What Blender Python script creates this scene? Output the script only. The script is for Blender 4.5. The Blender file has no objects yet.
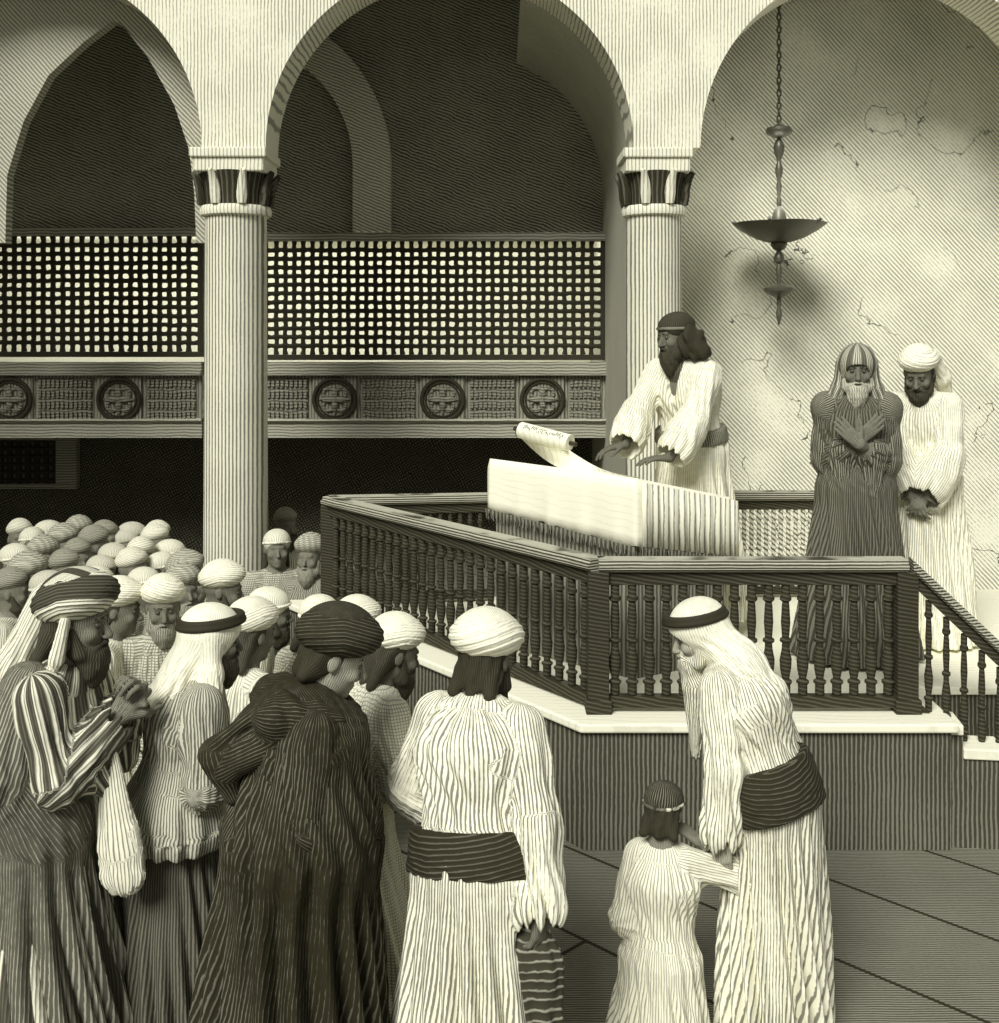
import bpy, math, random
import numpy as np
from mathutils import Vector, Matrix
PI = math.pi
# ------------------------------------------------------------------ camera, world, light
F_PX, HX, HY, CZ = 1150.0, 500.0, 340.0, 2.475      # focal length in px, vanishing point, eye height
W_PX, H_PX = 999.0, 1023.0
sc = bpy.context.scene
C = sc.collection
cam_d = bpy.data.cameras.new('camera'); cam = bpy.data.objects.new('camera', cam_d); C.objects.link(cam)
cam.location = (0, 0, CZ); cam.rotation_euler = (PI/2, 0, 0)
cam_d.sensor_fit = 'VERTICAL'; cam_d.sensor_height = 36.0
cam_d.lens = 36.0*F_PX/H_PX
cam_d.shift_x = (W_PX/2-HX)/H_PX; cam_d.shift_y = -(H_PX/2-HY)/H_PX
cam_d.clip_end = 200
sc.camera = cam
sc.view_settings.view_transform = 'Standard'; sc.view_settings.look = 'None'
sc.view_settings.gamma = 1.0; sc.view_settings.exposure = 0.0; sc.view_settings.use_curve_mapping = False
w = bpy.data.worlds.new('sky'); sc.world = w; w.use_nodes = True
w.node_tree.nodes['Background'].inputs[0].default_value = (1.0, 0.99, 0.95, 1)
w.node_tree.nodes['Background'].inputs[1].default_value = 0.30
def lamp(kind, name, loc, target, energy, **kw):
    d = bpy.data.lights.new(name, kind); d.energy = energy; d.color = (1, .99, .95)
    for k, v in kw.items(): setattr(d, k, v)
    o = bpy.data.objects.new(name, d); C.objects.link(o); o.location = loc
    o.rotation_euler = (Vector(target)-Vector(loc)).to_track_quat('-Z', 'Y').to_euler()
    return o
lamp('SUN', 'sunlight', (-3.9, -3, 9.5), (0.4, 7.0, 0.0), 3.7, angle=math.radians(24))
# unseen fill light added in the gallery room to brighten the lattice holes
lamp('AREA', 'gallery_fill_light', (-2.0, 12.0, 3.45), (-2.0, 13.4, 2.3), 100, shape='RECTANGLE', size=8.0, size_y=0.3)

def P(u, v, d):                       # a point seen at (u, v) of the photograph, d metres away
    s = F_PX/d
    return Vector(((u-HX)/s, d, CZ-(v-HY)/s))

# ------------------------------------------------------------------ materials: ink-and-paper tones with engraved line grain
INK = np.array((.028, .0245, .0115)); PAPER = np.array((.95, .935, .74))
def tone(t):
    c = INK+(PAPER-INK)*t
    return (float(c[0]), float(c[1]), float(c[2]), 1)
class N:
    def __init__(s, m): s.m = m; s.nt = m.node_tree
    def n(s, t, **kw):
        x = s.nt.nodes.new(t)
        for k, v in kw.items():
            if k == 'ins':
                for a, b in v.items():
                    if isinstance(b, bpy.types.NodeSocket): s.nt.links.new(b, x.inputs[a])
                    else: x.inputs[a].default_value = b
            else: setattr(x, k, v)
        return x
    def math(s, op, a, b=0.0, c=0.0):
        return s.n('ShaderNodeMath', operation=op, ins={0: a, 1: b, 2: c}).outputs[0]
MATS = {}
def hatch(name, t0, t1, period=.012, mode='radial', ang=0.0, duty=.5, n=150, wob=1.0, rough=.85, bump=.3, patch=.25,
          bands=None, tiles=None, weave=False, crack=0.0):
    """t0 tone of the ground, t1 tone of the cut lines. radial: lines run down a garment round its axis;
    wall: lines in the x-z plane; floor: in the x-y plane; side: y-z plane."""
    if name in MATS: return MATS[name]
    m = bpy.data.materials.new(name); m.use_nodes = True; MATS[name] = m
    q = N(m); bs = m.node_tree.nodes['Principled BSDF']; bs.inputs['Roughness'].default_value = rough
    bs.inputs['Specular IOR Level'].default_value = .15
    tc = q.n('ShaderNodeTexCoord').outputs['Object']
    sp = q.n('ShaderNodeSeparateXYZ', ins={0: tc}); x, y, z = sp.outputs
    nz = q.n('ShaderNodeTexNoise', ins={'Vector': tc, 'Scale': 5.0, 'Detail': 2.0}).outputs['Fac']
    nf = q.n('ShaderNodeTexNoise', ins={'Vector': tc, 'Scale': 38.0, 'Detail': 2.0}).outputs['Fac']
    nb = q.n('ShaderNodeTexNoise', ins={'Vector': tc, 'Scale': 2.2, 'Detail': 3.0}).outputs['Fac']
    wobv = q.math('ADD', q.math('MULTIPLY', nz, 2.0*wob), q.math('MULTIPLY', nf, .45*wob))
    if mode == 'radial':
        co = q.math('MULTIPLY', q.math('ARCTAN2', y, x), n/(2*PI)); co2 = q.math('MULTIPLY', z, 1/period)
    elif mode == 'grain':                            # lines follow each limb and fold of the garment (stored on the mesh)
        at = q.n('ShaderNodeAttribute', attribute_name='grain').outputs['Vector']
        gx, gy, gn = q.n('ShaderNodeSeparateXYZ', ins={0: at}).outputs
        gn = q.math('ROUND', q.math('DIVIDE', gn, period))
        co = q.math('MULTIPLY', q.math('ARCTAN2', gy, gx), q.math('MULTIPLY', gn, 1/(2*PI)))
        co2 = q.math('MULTIPLY', z, 1/period)
    else:
        a, b = {'wall': (x, z), 'floor': (x, y), 'side': (y, z)}[mode]
        ca, sa = math.cos(ang)/period, math.sin(ang)/period
        co = q.math('ADD', q.math('MULTIPLY', a, ca), q.math('MULTIPLY', b, sa))
        co2 = q.math('ADD', q.math('MULTIPLY', a, -sa), q.math('MULTIPLY', b, ca))
    ph = q.math('ADD', co, wobv)
    sn = q.math('SINE', q.math('MULTIPLY', ph, 2*PI))
    if weave:
        s2 = q.math('SINE', q.math('MULTIPLY', q.math('ADD', co2, wobv), 2*PI))
        sn = q.math('MAXIMUM', sn, s2)
    # line width varies gently over the surface, as the burin's pressure did
    thr = q.math('ADD', math.cos(PI*duty), q.math('MULTIPLY', q.math('SUBTRACT', nb, .5), 4*patch))
    thr = q.math('ADD', thr, q.math('MULTIPLY', q.math('SUBTRACT', nf, .5), 2.0*patch))
    fac = q.n('ShaderNodeMapRange', interpolation_type='SMOOTHSTEP', ins={0: q.math('SUBTRACT', sn, thr), 1: -.35, 2: .35}).outputs[0]
    mix = q.n('ShaderNodeMix', data_type='RGBA', ins={0: fac, 6: tone(t0), 7: tone(t1)})
    col = mix.outputs[2]
    if bands:                                   # woven coloured bands: (count, tone, width)
        cnt, bt, bw = bands
        bph = q.math('ADD', (q.math('MULTIPLY', q.math('ARCTAN2', gy, gx), cnt/(2*PI)) if mode == 'grain' else q.math('MULTIPLY', co, cnt/float(n) if mode == 'radial' else period/cnt)), q.math('MULTIPLY', nz, .25))
        bf = q.n('ShaderNodeMapRange', ins={0: q.math('SINE', q.math('MULTIPLY', bph, 2*PI)), 1: math.cos(PI*bw)-.06, 2: math.cos(PI*bw)+.06}).outputs[0]
        mb = q.n('ShaderNodeMix', data_type='RGBA', ins={0: q.math('MULTIPLY', fac, .7), 6: tone(bt), 7: tone(min(1, bt+.10))})
        col = q.n('ShaderNodeMix', data_type='RGBA', ins={0: bf, 6: col, 7: mb.outputs[2]}).outputs[2]
    if tiles:                                   # paving joints
        tw, th = tiles
        rot = q.n('ShaderNodeMapping', ins={0: tc}); rot.inputs['Rotation'].default_value = (0, 0, math.radians(45))
        br = q.n('ShaderNodeTexBrick', ins={'Vector': rot.outputs[0], 'Scale': 1.0, 'Mortar Size': .010, 'Brick Width': tw, 'Row Height': th,
                 'Color1': (1, 1, 1, 1), 'Color2': (.8, .8, .8, 1), 'Mortar': (0, 0, 0, 1)})
        col = q.n('ShaderNodeMix', data_type='RGBA', ins={0: br.outputs['Fac'], 6: col, 7: tone(.01)}).outputs[2]
    if crack:
        vo = q.n('ShaderNodeTexNoise', ins={'Vector': tc, 'Scale': 1.1, 'Detail': 6.0}).outputs['Fac']
        cf = q.math('LESS_THAN', q.math('ABSOLUTE', q.math('SUBTRACT', vo, .5)), .0025*crack)
        cf = q.math('MULTIPLY', cf, q.math('GREATER_THAN', nb, .52))
        col = q.n('ShaderNodeMix', data_type='RGBA', ins={0: cf, 6: col, 7: tone(.12)}).outputs[2]
    m.node_tree.links.new(col, bs.inputs['Base Color'])
    if bump:
        bp = q.n('ShaderNodeBump', ins={'Height': sn, 'Strength': bump, 'Distance': .002})
        m.node_tree.links.new(bp.outputs[0], bs.inputs['Normal'])
    return m
def plain(name, t, rough=.7, sp=.2, metal=0):
    if name in MATS: return MATS[name]
    m = bpy.data.materials.new(name); m.use_nodes = True; MATS[name] = m
    q = N(m); bs = m.node_tree.nodes['Principled BSDF']
    tc = q.n('ShaderNodeTexCoord').outputs['Object']
    nf = q.n('ShaderNodeTexNoise', ins={'Vector': tc, 'Scale': 60.0, 'Detail': 2.0}).outputs['Fac']
    mix = q.n('ShaderNodeMix', data_type='RGBA', ins={0: nf, 6: tone(t*.7), 7: tone(min(1, t*1.3))})
    m.node_tree.links.new(mix.outputs[2], bs.inputs['Base Color'])
    bs.inputs['Roughness'].default_value = rough; bs.inputs['Specular IOR Level'].default_value = sp; bs.inputs['Metallic'].default_value = metal
    return m

# ------------------------------------------------------------------ object helpers
def tag(o, label=None, cat=None, group=None, kind=None):
    if label: o['label'] = label
    if cat: o['category'] = cat
    if group: o['group'] = group
    if kind: o['kind'] = kind
    return o
def thing(name, label, cat, loc=(0, 0, 0), rz=0.0, group=None):
    o = bpy.data.objects.new(name, None); C.objects.link(o); o.empty_display_size = .1
    o.location = loc; o.rotation_euler = (0, 0, rz)
    return tag(o, label, cat, group)
def mesh_obj(name, verts, faces, mat, parent=None, smooth=False, label=None):
    me = bpy.data.meshes.new(name)
    if isinstance(verts, np.ndarray) and len(verts):
        faces = np.asarray(faces, dtype=np.int32)
        me.vertices.add(len(verts)); me.vertices.foreach_set('co', verts.astype(np.float32).ravel())
        me.loops.add(faces.size); me.loops.foreach_set('vertex_index', faces.ravel())
        me.polygons.add(len(faces)); me.polygons.foreach_set('loop_start', np.arange(0, faces.size, 4, dtype=np.int32))
        me.polygons.foreach_set('loop_total', np.full(len(faces), 4, dtype=np.int32))
        me.update(calc_edges=True)
    else:
        me.from_pydata([tuple(v) for v in verts], [], faces); me.update()
    if smooth: me.polygons.foreach_set('use_smooth', [True]*len(me.polygons))
    me.materials.append(mat)
    o = bpy.data.objects.new(name, me); C.objects.link(o)
    if parent: o.parent = parent
    if label: o['label'] = label
    return o
class MB:
    def __init__(s): s.v = []; s.f = []
    def add(s, v, f):
        b = len(s.v); s.v += [Vector(x) for x in v]; s.f += [tuple(i+b for i in q) for q in f]
    def box(s, lo, hi):
        x0, y0, z0 = lo; x1, y1, z1 = hi
        s.add([(x0, y0, z0), (x1, y0, z0), (x1, y1, z0), (x0, y1, z0), (x0, y0, z1), (x1, y0, z1), (x1, y1, z1), (x0, y1, z1)],
              [(0, 3, 2, 1), (4, 5, 6, 7), (0, 1, 5, 4), (1, 2, 6, 5), (2, 3, 7, 6), (3, 0, 4, 7)])
    def beam(s, a, b, prof, up=(0, 0, 1)):          # sweep a closed (side, up) profile from a to b, vertical ends
        a, b = Vector(a), Vector(b); d = (b-a); dh = Vector((d.x, d.y, 0)).normalized() if abs(d.x)+abs(d.y) > 1e-6 else Vector((1, 0, 0))
        sd = Vector((dh.y, -dh.x, 0)); n = len(prof)
        v = [a+sd*p[0]+Vector((0, 0, p[1])) for p in prof]+[b+sd*p[0]+Vector((0, 0, p[1])) for p in prof]
        f = [(i, (i+1) % n, n+(i+1) % n, n+i) for i in range(n)]+[tuple(range(n-1, -1, -1)), tuple(range(n, 2*n))]
        s.add(v, f)
    def lathe(s, prof, c=(0, 0, 0), seg=16, caps=True, sx=1, sy=1, wave=None):
        v = []; f = []; c = Vector(c)
        for j, (r, z) in enumerate(prof):
            for i in range(seg):
                a = 2*PI*i/seg; rr = r*(wave(a, z) if wave else 1)
                v.append(c+Vector((rr*math.cos(a)*sx, rr*math.sin(a)*sy, z)))
        for j in range(len(prof)-1):
            for i in range(seg):
                i2 = (i+1) % seg; f.append((j*seg+i, j*seg+i2, (j+1)*seg+i2, (j+1)*seg+i))
        if caps: f.append(tuple(range(seg-1, -1, -1))); f.append(tuple((len(prof)-1)*seg+i for i in range(seg)))
        s.add(v, f)
    def tube(s, pts, r, seg=8, closed=False):
        pts = [Vector(p) for p in pts]; n = len(pts); v = []; f = []
        rs = r if isinstance(r, (list, tuple)) else [r]*n
        for i, p in enumerate(pts):
            t = (pts[(i+1) % n]-pts[i-1]) if closed else (pts[min(i+1, n-1)]-pts[max(i-1, 0)])
            t.normalize(); u = t.cross(Vector((.13, .21, .97))).normalized(); w_ = t.cross(u)
            for k in range(seg):
                a = 2*PI*k/seg; v.append(p+(u*math.cos(a)+w_*math.sin(a))*rs[i])
        for i in range(n if closed else n-1):
            j = (i+1) % n
            for k in range(seg):
                k2 = (k+1) % seg; f.append((i*seg+k, i*seg+k2, j*seg+k2, j*seg+k))
        if not closed: f.append(tuple(range(seg-1, -1, -1))); f.append(tuple((n-1)*seg+k for k in range(seg)))
        s.add(v, f)
    def prism(s, poly, z0, z1):                     # poly counter-clockwise seen from above
        n = len(poly)
        s.add([(p[0], p[1], z0) for p in poly]+[(p[0], p[1], z1) for p in poly],
              [tuple(range(n-1, -1, -1)), tuple(range(n, 2*n))]+[(i, (i+1) % n, n+(i+1) % n, n+i) for i in range(n)])
    def build(s, name, mat, parent=None, smooth=False, bevel=0, label=None):
        o = mesh_obj(name, s.v, s.f, mat, parent, smooth, label)
        if bevel:
            b = o.modifiers.new('bevel', 'BEVEL'); b.width = bevel; b.segments = 2; b.limit_method = 'ANGLE'
        if smooth: 
            try: o.data.set_sharp_from_angle(angle=math.radians(42))
            except Exception: pass
        return o

# ------------------------------------------------------------------ implicit-surface sculpting
def V3(*a): return np.array(a, dtype=np.float64)
def unit(v): return v/(np.linalg.norm(v)+1e-9)
class Field:
    def __init__(s, lo, hi, h):
        s.h = h; s.o = np.array(lo, float)-2*h; s.n = (np.ceil((np.array(hi)-s.o)/h)+3).astype(int)
        s.D = np.full(s.n, .15, dtype=np.float32); s.pr = []
        s.ax = [s.o[i]+h*np.arange(s.n[i]) for i in range(3)]
    def win(s, lo, hi):
        i0 = np.clip(np.floor((np.array(lo)-s.o)/s.h).astype(int), 0, s.n-1); i1 = np.clip(np.ceil((np.array(hi)-s.o)/s.h).astype(int)+1, 1, s.n)
        if np.any(i1 <= i0): return None, None
        sl = tuple(slice(i0[i], i1[i]) for i in range(3))
        g = np.meshgrid(*[s.ax[i][sl[i]].astype(np.float32) for i in range(3)], indexing='ij')
        return sl, g
    def _mix(s, sl, d, k, sub):
        D = s.D[sl]
        if sub:
            h = np.maximum(k-np.abs(D+d), 0)/max(k, 1e-6); s.D[sl] = np.maximum(D, -d)+h*h*k*.25
        else:
            h = np.maximum(k-np.abs(D-d), 0)/max(k, 1e-6); s.D[sl] = np.minimum(D, d)-h*h*k*.25
    def cone(s, a, b, ra, rb, k=.03, sub=False, flat=None, fold=None, ring=None):
        a = np.asarray(a, float); b = np.asarray(b, float); R = max(ra, rb)*(max(1, flat[1]) if flat else 1)+k+.07*(1 if (fold or ring) else 0)+s.h*2
        sl, g = s.win(np.minimum(a, b)-R, np.maximum(a, b)+R)
        if sl is None: return s
        if not sub: s.pr.append(('c', a, b, ra, rb, flat))
        ba = b-a; L2 = ba@ba+1e-9
        px, py, pz = g[0]-a[0], g[1]-a[1], g[2]-a[2]
        t = np.clip((px*ba[0]+py*ba[1]+pz*ba[2])/L2, 0, 1)
        qx, qy, qz = px-t*ba[0], py-t*ba[1], pz-t*ba[2]
        if flat:
            ax = unit(np.asarray(flat[0], float)); c = (qx*ax[0]+qy*ax[1]+qz*ax[2])*(1-1.0/flat[1])
            qx, qy, qz = qx-c*ax[0], qy-c*ax[1], qz-c*ax[2]
        d = np.sqrt(qx*qx+qy*qy+qz*qz)-(ra+(rb-ra)*t)
        if fold or ring:
            z = unit(ba); ref = V3(0, 1, 0) if abs(z[1]) < .8 else V3(1, 0, 0); u = unit(np.cross(z, ref)); w_ = np.cross(z, u)
            th = np.arctan2(qx*w_[0]+qy*w_[1]+qz*w_[2], qx*u[0]+qy*u[1]+qz*u[2])
            if fold:
                n, a0, a1, ph = fold
                amp = a0+(a1-a0)*t
                th = th+.5*t
                f1 = np.sin(n*th+ph+1.1*np.sin(2*th+ph)+.5*np.sin(5*t+ph))
                f2 = np.sin((2*n+1)*th+2.3*ph+1.5*np.sin(3*th)+2*t)
                d -= amp*(.72*(1-2*np.abs(f1)**1.4)*-1*.8+.38*f2)
            if ring:
                n, amp, ph = ring
                d -= amp*np.sin(2*PI*n*t+1.6*np.sin(th+ph)+.8*np.sin(2*th-ph))
        s._mix(sl, d, k, sub); return s
    def ell(s, c, r, k=.02, sub=False, M=None, wrap=None, rough=None):
        c = np.asarray(c, float); r = np.asarray(r, float); R = r.max()+k+.03
        sl, g = s.win(c-R, c+R)
        if sl is None: return s
        if not sub: s.pr.append(('e', c, r, np.eye(3) if M is None else M, wrap))
        p = [g[i]-c[i] for i in range(3)]
        if M is not None: p = [p[0]*M[0, j]+p[1]*M[1, j]+p[2]*M[2, j] for j in range(3)]
        k0 = np.sqrt(sum((p[i]/r[i])**2 for i in range(3))); k1 = np.sqrt(sum((p[i]/r[i]**2)**2 for i in range(3)))
        d = k0*(k0-1)/(k1+1e-6)
        if wrap:                                     # cloth wound round and round: slanting ridges
            n, amp, tilt, ph = wrap
            zz = p[2]/r[2]+tilt*p[0]/r[0]+.5*tilt*np.abs(p[1]/r[1])
            d -= amp*np.abs(np.sin(n*zz*PI/2+ph))*np.clip(1.25-np.abs(p[2]/r[2]), .1, 1)
        if rough:
            n, amp = rough
            d -= amp*(np.sin(n*p[0]+1.7*np.sin(n*.6*p[2]))*np.sin(n*.9*p[1]+1.3)*.6+.6*np.sin(n*1.7*p[0]+n*.8*p[1]+2*np.sin(n*.35*p[2])))
        s._mix(sl, d, k, sub); return s
    def torus(s, c, R, r, M, k=.01, sy=1.0):
        c = np.asarray(c, float); B = R+r+k+.02
        sl, g = s.win(c-B, c+B)
        if sl is None: return s
        p = [g[i]-c[i] for i in range(3)]; p = [p[0]*M[0, j]+p[1]*M[1, j]+p[2]*M[2, j] for j in range(3)]
        q = np.sqrt(p[0]**2+(p[1]/sy)**2)-R
        s._mix(sl, np.sqrt(q*q+p[2]**2)-r, k, False); return s
    def cut_below(s, z):
        g = s.ax[2][None, None, :].astype(np.float32); s.D = np.maximum(s.D, z-g); return s
    def cut_plane(s, p, n):                          # remove what lies beyond the plane
        n = unit(np.asarray(n, float)); g = np.meshgrid(*[a.astype(np.float32) for a in s.ax], indexing='ij')
        s.D = np.maximum(s.D, (g[0]-p[0])*n[0]+(g[1]-p[1])*n[1]+(g[2]-p[2])*n[2]); return s
    def mesh(s):
        D = s.D; D[0] = D[-1] = .1; D[:, 0] = D[:, -1] = .1; D[:, :, 0] = D[:, :, -1] = .1
        ins = D < 0; nx, ny, nz = D.shape
        cnt = np.zeros((nx-1, ny-1, nz-1), np.int8)
        for i in (0, 1):
            for j in (0, 1):
                for k in (0, 1): cnt += ins[i:nx-1+i, j:ny-1+j, k:nz-1+k]
        act = (cnt > 0) & (cnt < 8); ai, aj, ak = np.nonzero(act)
        idx = np.full(act.shape, -1, np.int32); idx[act] = np.arange(len(ai))
        P_ = np.zeros((len(ai), 3)); c_ = np.zeros(len(ai))
        cor = [(i, j, k) for i in (0, 1) for j in (0, 1) for k in (0, 1)]
        for a in cor:
            for ax in range(3):
                if a[ax]: continue
                b = list(a); b[ax] = 1
                v0 = D[ai+a[0], aj+a[1], ak+a[2]]; v1 = D[ai+b[0], aj+b[1], ak+b[2]]
                m = (v0 < 0) != (v1 < 0); t = np.where(m, v0/np.where(m, v0-v1, 1), 0)
                q = np.array(a, float)[None].repeat(len(ai), 0); q[:, ax] = t
                P_ += q*m[:, None]; c_ += m
        P_ /= c_[:, None]; V = s.o+s.h*(P_+np.stack([ai, aj, ak], 1))
        F = []
        for ax in range(3):
            o1, o2 = [(1, 2), (2, 0), (0, 1)][ax]
            a = [slice(1, -1)]*3; b = [slice(1, -1)]*3
            a[ax] = slice(0, -1); b[ax] = slice(1, None)
            s0 = ins[tuple(a)]; s1 = ins[tuple(b)]; ch = s0 != s1
            e = np.stack(np.nonzero(ch), 1); st = s0[ch]
            off = np.ones(3, int); off[ax] = 0; e = e+off
            def cell(d1, d2):
                q = e.copy(); q[:, o1] += d1; q[:, o2] += d2; return idx[q[:, 0], q[:, 1], q[:, 2]]
            quad = np.stack([cell(-1, -1), cell(0, -1), cell(0, 0), cell(-1, 0)], 1)
            quad[~st] = quad[~st][:, ::-1]; F.append(quad)
        F = np.concatenate(F); F = F[(F >= 0).all(1)]
        return V, F
    def obj(s, name, mat, parent, label=None):
        V, F = s.mesh()
        if len(V) == 0: return None
        o = mesh_obj(name, V, F, mat, parent, True, label)
        if s.pr:
            best = np.full(len(V), 9.0); G = np.zeros((len(V), 3)); G[:, 0] = 1; G[:, 2] = .6
            for p in s.pr:
                if p[0] == 'c':
                    _, a, b, ra, rb, flat = p; ba = b-a; t = np.clip((V-a)@ba/(ba@ba+1e-9), 0, 1); q = V-a-t[:, None]*ba
                    if flat: ax = unit(np.asarray(flat[0], float)); q = q-((q@ax)*(1-1.0/flat[1]))[:, None]*ax
                    d = np.linalg.norm(q, axis=1)-(ra+(rb-ra)*t)
                    z = unit(ba); ref = V3(0, 1, 0) if abs(z[1]) < .8 else V3(1, 0, 0); u = unit(np.cross(z, ref)); w_ = np.cross(z, u)
                    th = np.arctan2(q@w_, q@u); L = 2*PI*(ra+rb)/2*1.05
                else:
                    _, c, r, M, wr = p; q = (V-c)@M; k0 = np.linalg.norm(q/r, axis=1); k1 = np.linalg.norm(q/r**2, axis=1); d = k0*(k0-1)/(k1+1e-6)
                    if wr: th = 1.3*(q[:, 2]/r[2]+wr[2]*q[:, 0]/r[0]+.5*wr[2]*np.abs(q[:, 1]/r[1])); L = 2*PI*r[2]*.8
                    else: th = np.arctan2(q[:, 1], q[:, 0]); L = 2*PI*r[:2].mean()
                m = d < best; best[m] = d[m]; G[m, 0] = np.cos(th[m]); G[m, 1] = np.sin(th[m]); G[m, 2] = L
            at = o.data.attributes.new('grain', 'FLOAT_VECTOR', 'POINT'); at.data.foreach_set('vector', G.astype(np.float32).ravel())
        return o

# ------------------------------------------------------------------ people
def rotv(v, axis, a):
    axis = unit(axis); v = np.asarray(v, float)
    return v*math.cos(a)+np.cross(axis, v)*math.sin(a)+axis*(axis@v)*(1-math.cos(a))
def ik(S, Wr, l1, l2, pole):
    d = Wr-S; L = np.linalg.norm(d)
    if L > (l1+l2)*.995: Wr = S+d/L*(l1+l2)*.995; d = Wr-S; L = np.linalg.norm(d)
    u = d/L; a = (l1*l1-l2*l2+L*L)/(2*L); h = math.sqrt(max(l1*l1-a*a, 0)); p = np.asarray(pole, float); p = unit(p-u*(p@u))
    return S+u*a+p*h, Wr
def hand(fd, Wr, dirv, nrm, thumb, curl=.5, r=1.0, spread=1.0, k=.008):
    """palm, four fingers of unequal length and a thumb from the side of the palm"""
    dv = unit(dirv); nv = np.asarray(nrm, float); nv = unit(nv-dv*(nv@dv)); sv = unit(np.cross(dv, nv))*thumb   # sv: towards the thumb
    K = []
    for i, (o, L) in enumerate(((.027, .082), (.009, .088), (-.009, .084), (-.026, .076))):
        kn = Wr+dv*L*r+sv*o*r*spread; K.append(kn)
        fd.cone(Wr+sv*o*.55*r+dv*.008, kn, .016*r, .0115*r, k=.014)
    for i, (kn, L) in enumerate(zip(K, (.068, .077, .072, .056))):
        p = kn; dd = dv+sv*(1.5-i)*.05*spread; dd = unit(dd); ax = np.cross(dd, nv)
        for j, (f, rr) in enumerate(((.45, .0098), (.31, .0088), (.26, .0078))):
            dd = rotv(dd, ax, curl*(1.0 if j else .75)); q = p+dd*L*f*1.15*r
            fd.cone(p, q, rr*r, (rr-.0009)*r, k=.003); p = q
    p = Wr+dv*.022*r+sv*.024*r; dd = unit(sv*.75+dv*.7+nv*.25)
    for j, (L, rr) in enumerate(((.042, .013), (.032, .0105), (.024, .009))):
        q = p+dd*L*r; fd.cone(p, q, rr*r, (rr-.0015)*r, k=k if j == 0 else .003); p = q; dd = unit(rotv(dd, np.cross(sv, dv), .0)+dv*.35*min(1, .4+curl)+nv*.45*curl)
def head_frame(pitch, yaw, base_lean, roll=0.0):
    """columns: right-hand x, back y, up z of the head; the face looks to -y"""
    f = V3(0, -1, 0); u = V3(0, 0, 1); x = V3(1, 0, 0)
    out = []
    for v in (x, -f, u):
        v = rotv(v, x, pitch); v = rotv(v, V3(0, 1, 0), roll); v = rotv(v, V3(0, 0, 1), yaw); out.append(v)
    return np.stack(out, 1)
SKIN = lambda t=.22: hatch('skin_%02d' % int(t*100), t*.6, t*1.5, period=.007, mode='grain', duty=.5, wob=.5, bump=.15, patch=.35)
HAIR = lambda t: hatch('hair_%02d' % int(t*100), max(.0, t*.3), min(1, t*1.7), period=.008, mode='grain', duty=.45, wob=1.0, patch=.4)
def pitch_dn(v, a): return rotv(v, V3(1, 0, 0), a)

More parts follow.
